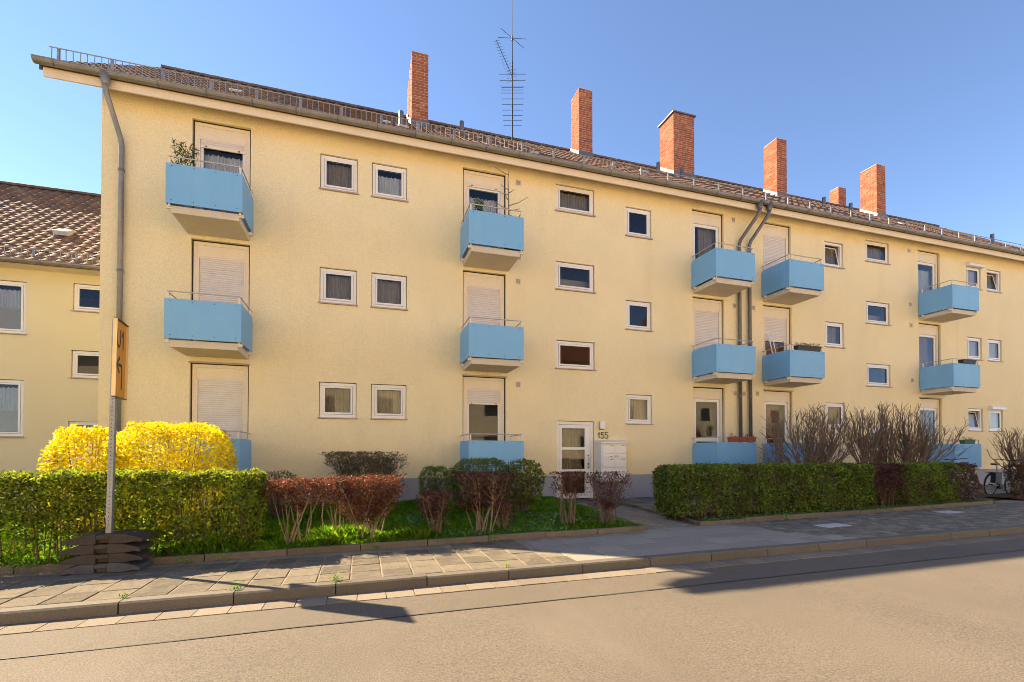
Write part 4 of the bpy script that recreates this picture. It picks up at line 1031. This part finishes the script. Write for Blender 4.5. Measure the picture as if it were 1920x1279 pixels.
def bare(label, cx, cy, z1, spread, nsh, seed, rootw=.1, knob=.95, left=1.0, right=1.0, buds=900):
    rs = random.Random(seed); zg = .2+cx*.002
    t = thing('bare_shrub', label, 'shrub', (cx, cy, zg), 'leafless shrubs behind the right hedge')
    m = MB(); nt = 3; heads = []
    for i in range(nt):
        hx = cx+(i-1)*rootw+rs.uniform(-.05, .05); hy = cy+rs.uniform(-.15, .15); hz = knob+rs.uniform(-.15, .12)
        m.tube([(cx+(i-1)*.05, cy, zg-.05), ((cx+hx)/2+rs.uniform(-.03, .03), hy, (zg+hz)/2), (hx, hy, hz-.08), (hx, hy, hz)], [.06, .05, .055, .075], 7)
        heads.append((hx, hy, hz))
    m.build('trunk', 'bark', t, smooth=True); m = MB(); tips = []
    for i in range(nsh):
        hx, hy, hz = rs.choice(heads); ph = math.asin(rs.uniform(-.99, .99)); lat = math.sin(ph)*spread*(left if ph < 0 else right)*rs.uniform(.82, 1.05)
        L = (z1-hz)*(max(math.cos(ph), .02)**.6)*rs.choice((rs.uniform(.86, 1.0), rs.uniform(.6, .95))); back = rs.uniform(-.5, .5)
        P = [Vector((hx, hy, hz-.05)), Vector((hx+lat*.5, hy+back*.35, hz+L*.26)), Vector((hx+lat*.85, hy+back*.75, hz+L*.62)), Vector((hx+lat, hy+back, hz+L))]
        for q in P[1:3]: q += Vector((rs.uniform(-.06, .06), rs.uniform(-.05, .05), rs.uniform(-.05, .05)))
        r = rs.uniform(.011, .019); m.tube(P, [r, r*.8, r*.55, r*.3], 5, False)
        for j in range(8):
            s = rs.uniform(.9, 2.98); k = min(int(s), 2); q = P[k].lerp(P[k+1], s-k)
            dd = (P[k+1]-P[k]).normalized(); e = q+dd*rs.uniform(.10, .26)+Vector((rs.uniform(-.19, .19), rs.uniform(-.16, .16), rs.uniform(-.01, .1)))
            if e.z > z1+.03: e.z = z1+rs.uniform(-.06, .02)
            m.tube([q, q.lerp(e, .6)+Vector((0, 0, .01)), e], [r*.55, r*.45, r*.3], 3, False); tips += [e, q]
            if rs.random() < .6:
                e2 = q.lerp(e, .5)+dd*.1+Vector((rs.uniform(-.1, .1), rs.uniform(-.1, .1), .06)); m.tube([q.lerp(e, .5), e2], [r*.32, r*.18], 3, False); tips.append(e2)
    m.build('twigs', 'twigd', t)
    tp = np.array([tuple(q) for q in tips]); p = tp[rng.integers(0, len(tp), buds)]+rng.normal(0, .012, (buds, 3))
    leaves('buds', p, .028, .014, 'lf_brown', t, updown=.6)
bare('wide leafless shrub left of the other bare shrubs, before a ground floor balcony', 11.2, 9.75, 2.80, 1.5, 92, 3, .18, .85, buds=1400)
bare('leafless shrub, first trunk right of the wide bare shrub', 13.25, 9.8, 2.86, .72, 26, 4, .07, 1.1)
bare('leafless shrub, second trunk right of the wide bare shrub', 13.85, 9.85, 2.94, .6, 22, 5, .07, 1.05)
bare('leafless shrub, third trunk right of the wide bare shrub', 14.4, 9.8, 2.92, .62, 22, 6, .07, 1.1)
bare('leafless shrub, fourth trunk right of the wide bare shrub', 14.95, 9.8, 2.9, .8, 26, 7, .08, 1.1)
bare('leafless shrub leaning right, last trunk before the bicycles', 15.55, 9.85, 2.8, 1.75, 52, 8, .10, 1.0, left=.45)
bare('leafless shrub at the right picture edge behind the reddish hedge', 20.6, 9.9, 2.35, 1.15, 50, 9, .12, .8)
# grass, daisies, ground ivy
def grass(name, label, n, x0, x1, y0, y1, h0, h1, mat='lf_grass', excl=None, w=.007):
    x = x0+(x1-x0)*rng.random(n); y = y0+(y1-y0)*rng.random(n)
    ey = np.array([edge_y(v) for v in x])+.05; k = y > ey; x, y = x[k], y[k]; n = len(x)
    z = .17+.0065*np.minimum(x, 4)*.6+(y-7.4)*.033-.005
    cl = .55+.9*np.clip(np.sin(x*3.1+y*2.3)*np.sin(x*1.3-y*4.1)+.35, 0, 1)
    h = (h0+(h1-h0)*rng.random(n)**2)*cl; th = rng.random(n)*6.283; le = h*(.2+.7*rng.random(n))
    ca, sa = np.cos(th), np.sin(th); b = np.stack([x, y, z], 1); wv = np.stack([-sa, ca, 0*ca], 1)*w*(.6+.8*rng.random(n))[:, None]
    tip = b+np.stack([ca*le, sa*le, h], 1); mid = b+np.stack([ca*le*.3, sa*le*.3, h*.6], 1)
    v = np.stack([b-wv, b+wv, mid+wv*.7, tip, mid-wv*.7], 1).reshape(-1, 3); f = np.arange(n*5).reshape(n, 5)
    o = np_mesh(name, v, f, mat); return tag(o, label, 'grass', kind='stuff')
grass('grass', 'short green grass of the front lawn', 110000, -7.5, 4.85, 7.36, 12.1, .03, .10, w=.005)
grass('tall_grass', 'taller sunlit grass along the edging under the red bushes', 24000, -2.6, .95, 7.38, 8.25, .05, .17, w=.0045)
n = 9000; x = .8+3.9*rng.random(n); y = 7.5+2.4*rng.random(n); k = (np.sin(x*2.7)+np.sin(y*3.3+x)) > -.3; x, y = x[k], y[k]
p = np.stack([x, y, .17+.004*x+(y-7.4)*.033+.02+.06*rng.random(len(x))], 1)
p = p[p[:, 1] > np.array([edge_y(v) for v in p[:, 0]])+.05]
tag(leaves('ground_ivy', p, .045, .035, 'lf_herb', nrm=np.array([0, -.2, 1]), spread=.5), 'low leafy ground cover on the shaded lawn', 'ground cover', kind='stuff')
n = 210; x = np.concatenate([rng.normal(3.9, .55, 120), 1.2+3.5*rng.random(90)]); y = np.concatenate([rng.normal(8.3, .3, 120), 7.7+1.6*rng.random(90)])
k = (x < 4.8) & (y > 7.6); x, y = x[k], y[k]; dv, df = [], []
for a, b in zip(x, y):
    z = lawnz(a, b)+random.uniform(.06, .11); i0 = len(dv); r = random.uniform(.012, .02); tx, ty = random.uniform(-.3, .3), random.uniform(-.6, .1)
    for j in range(6): q = j*math.pi/3; dv.append((a+r*math.cos(q), b+r*math.sin(q), z+r*(tx*math.cos(q)+ty*math.sin(q))))
    df.append(tuple(range(i0, i0+6)))
tag(np_mesh('daisies', np.array(dv), np.array(df), 'daisy'), 'white daisies scattered in the shaded lawn', 'flowers', kind='stuff')
# weeds in the joints
p = []
for x, y, n, s in ((-.27, KB-.02, 60, .035), (-1.25, KB-.04, 40, .03), (-2.25, KB, 25, .025), (1.7, KB, 20, .02), (-2.2, 7.2, 60, .06), (-1.75, 7.22, 40, .05), (-3.9, 7.2, 50, .08), (2.0, 7.36, 40, .05), (.2, 7.28, 30, .05), (8.2, 7.6, 40, .08), (11, 7.75, 40, .1)):
    p.append(np.stack([x+rng.normal(0, s, n), y+rng.normal(0, s*.5, n), sidez(x)+.01+np.abs(rng.normal(0, s*1.0, n))], 1))
tag(leaves('joint_weeds', np.concatenate(p), .035, .012, 'lf_grass', updown=1.0), 'small weeds sprouting from pavement joints', 'weeds', kind='stuff')
n = 2600; x = 6.3+9.6*rng.random(n); y = np.array([edge_y(v) for v in x])+.08+.28*rng.random(n)**1.3
tag(leaves('bed_weeds', np.stack([x, y, .12+.0065*x+.05+.05*rng.random(n)], 1), .04, .02, 'lf_herb', updown=.4), 'low weeds along the foot of the right hedge', 'weeds', kind='stuff')
n = 1500; x = -7+22*rng.random(n); y = np.array([edge_y(v) for v in x])-.05-.25*np.abs(rng.normal(0, .5, n)); y = np.maximum(y, KB+.1)
tag(leaves('leaf_litter', np.stack([x, y, .12+.0065*x+.006+0*x], 1), .016, .011, 'lf_brown', nrm=np.array([0, 0, 1.0]), spread=.25), 'dry leaf litter on the pavement along the edging', 'leaf litter', kind='stuff')

# ------------------------------------------------------------------ bench, bicycles, tarpaulin
b = thing('garden_bench', 'brown wooden bench half hidden behind the right hedge', 'bench', (13.2, 9.35, .2))
for i in range(3): box('back_slat', 'wood', b, 12.2, 14.2, 9.25+i*.012, 9.28+i*.012, 1.10-i*.14-.05, 1.10-i*.14+.05, bevel=.006)
for i in range(4): box('seat_slat', 'wood', b, 12.2, 14.2, 9.32+i*.11, 9.41+i*.11, .63, .665, bevel=.006)
for x in (12.35, 14.05):
    box('leg', 'bolt', b, x-.025, x+.025, 9.30, 9.34, .2, 1.15); box('leg', 'bolt', b, x-.025, x+.025, 9.68, 9.72, .2, .63); box('leg_brace', 'bolt', b, x-.02, x+.02, 9.345, 9.675, .58, .62)
def bicycle(label, x, y, z, ang, paint, rack=True):
    t = thing('bicycle', label, 'bicycle', (x, y, z)); RT = Matrix.Translation((x, y, z)) @ Matrix.Rotation(ang, 4, 'Z') @ Matrix.Rotation(R(4), 4, 'X')
    def Tp(*q): return [tuple(RT @ Vector(v)) for v in q]
    def ring(cx, r, rr, n=28):
        return Tp(*[(cx+r*math.cos(k*2*math.pi/n), 0, .345+r*math.sin(k*2*math.pi/n)) for k in range(n+1)]), rr
    for cx in (-.54, .56):
        p, r = ring(cx, .325, .021); w = MB().tube(p, r, 6).build('wheel', 'tyre', t, smooth=True)
        p, r = ring(cx, .295, .010); MB().tube(p, r, 5).build('rim', 'bikes', w)
        sp = MB()
        for k in range(18):
            a = k*math.pi/9; sp.tube(Tp((cx, .02*(-1)**k, .345), (cx+.29*math.cos(a), 0, .345+.29*math.sin(a))), .0016, 3, False)
        sp.build('spokes', 'bikes', w); MB().tube(Tp((cx, -.05, .345), (cx, .05, .345)), .025, 8).build('hub', 'bikeb', w)
        fend = [(cx+.36*math.cos(k), 0, .345+.36*math.sin(k)) for k in np.linspace(.4 if cx > 0 else .2, 2.9, 10)]
        MB().tube(Tp(*fend), .016, 5).build('mudguard', 'bikeb', w)
    fr = MB(); bb = (-.10, 0, .29); st = (-.26, 0, .80); hd = (.40, 0, .86); hl = (.44, 0, .72)
    fr.tube(Tp(bb, st), .018, 8).tube(Tp(bb, hl), .024, 8).tube(Tp((-.22, 0, .62), (.41, 0, .80)), .018, 8).tube(Tp(hd, hl), .022, 8)
    for s in (-.05, .05): fr.tube(Tp((-.10, s*.5, .29), (-.54, s, .345)), .011, 6).tube(Tp((-.24, s*.4, .74), (-.54, s, .345)), .009, 6).tube(Tp((.45, s*.8, .70), (.56, s, .345)), .011, 6)
    fr.build('frame', paint, t, smooth=True)
    MB().tube(Tp((-.26, 0, .78), (-.29, 0, .95)), .014, 8).build('seat_post', 'bikes', t)
    MB().prism([(-.17, -.075), (-.16, .075), (.0, .035), (.15, .015), (.15, -.015), (.0, -.035)], 0, .05, 'z').build('saddle', 'bikeb', t)
    s = [o for o in t.children if o.name.startswith('saddle')][-1]
    for v in s.data.vertices: v.co = RT @ (v.co+Vector((-.30, 0, .95)))
    MB().tube(Tp((.39, 0, .84), (.36, 0, 1.06), (.40, 0, 1.08)), .013, 8).build('stem', 'bikeb', t)
    MB().tube(Tp((.22, -.31, 1.10), (.34, -.2, 1.11), (.40, 0, 1.08), (.34, .2, 1.11), (.22, .31, 1.10)), .013, 8).build('handlebar', 'bikeb', t)
    MB().tube(Tp((-.10, -.06, .29), (-.10, .06, .29)), .085, 14).build('chainring', 'bikeb', t)
    MB().tube(Tp((-.10, -.07, .29), (.02, -.08, .17)), .01, 6).tube(Tp((-.10, .07, .29), (-.22, .08, .41)), .01, 6).build('crank', 'bikes', t)
    MB().box(-.02, .1, -.14, -.06, .155, .18, RT).build('pedal', 'bikeb', t)
    MB().box(.49, .54, -.03, .03, .78, .83, RT).build('headlight', 'bikew', t)
    if rack: MB().box(-.80, -.36, -.06, .06, .725, .74, RT).box(-.72, -.40, -.19, -.07, .42, .74, RT).build('rack_bag', 'bikeb', t)
bicycle('silver bicycle with black bag parked at the end of the right hedge', 19.1, 9.75, .205, R(3), 'bikes')
bicycle('white bicycle parked behind the silver one', 18.75, 10.55, .22, R(188), 'bikew', False)
m = MB(); nx, ny = 9, 6
for j in range(ny):
    for i in range(nx): m.v.append((-6.35+.1*i, 11.6+.1*j, .92+.10*math.sin(i*.7)*math.sin(j*.9)+random.uniform(-.02, .03)+.02*i))
for j in range(ny-1):
    for i in range(nx-1): a = j*nx+i; m.f.append((a, a+1, a+nx+1, a+nx))
tp = m.build('blue_tarp', 'tarp', None); sd = tp.modifiers.new('thick', 'SOLIDIFY'); sd.thickness = .012
tag(tp, 'crumpled blue plastic sheet lying behind the left hedge', 'tarpaulin')
hedge('low dark hedge row at the foot of the neighbour house', -9.8, -5.6, 12.6, 13.3, 1.03, 9000, 'lf_dark', .05, .025, 20, .2, .7)

n = 34; x = -4+18*rng.random(n); y = np.where(rng.random(n) < .5, 5.2+.2*rng.random(n), 1.8+3.2*rng.random(n))
tag(leaves('petal_litter', np.stack([x, y, .0065*x+.016+0*x], 1), .016, .010, 'gutterstone', nrm=np.array([0, 0, 1.0]), spread=.2), 'pale petals and crumbs scattered on the road', 'litter', kind='stuff')
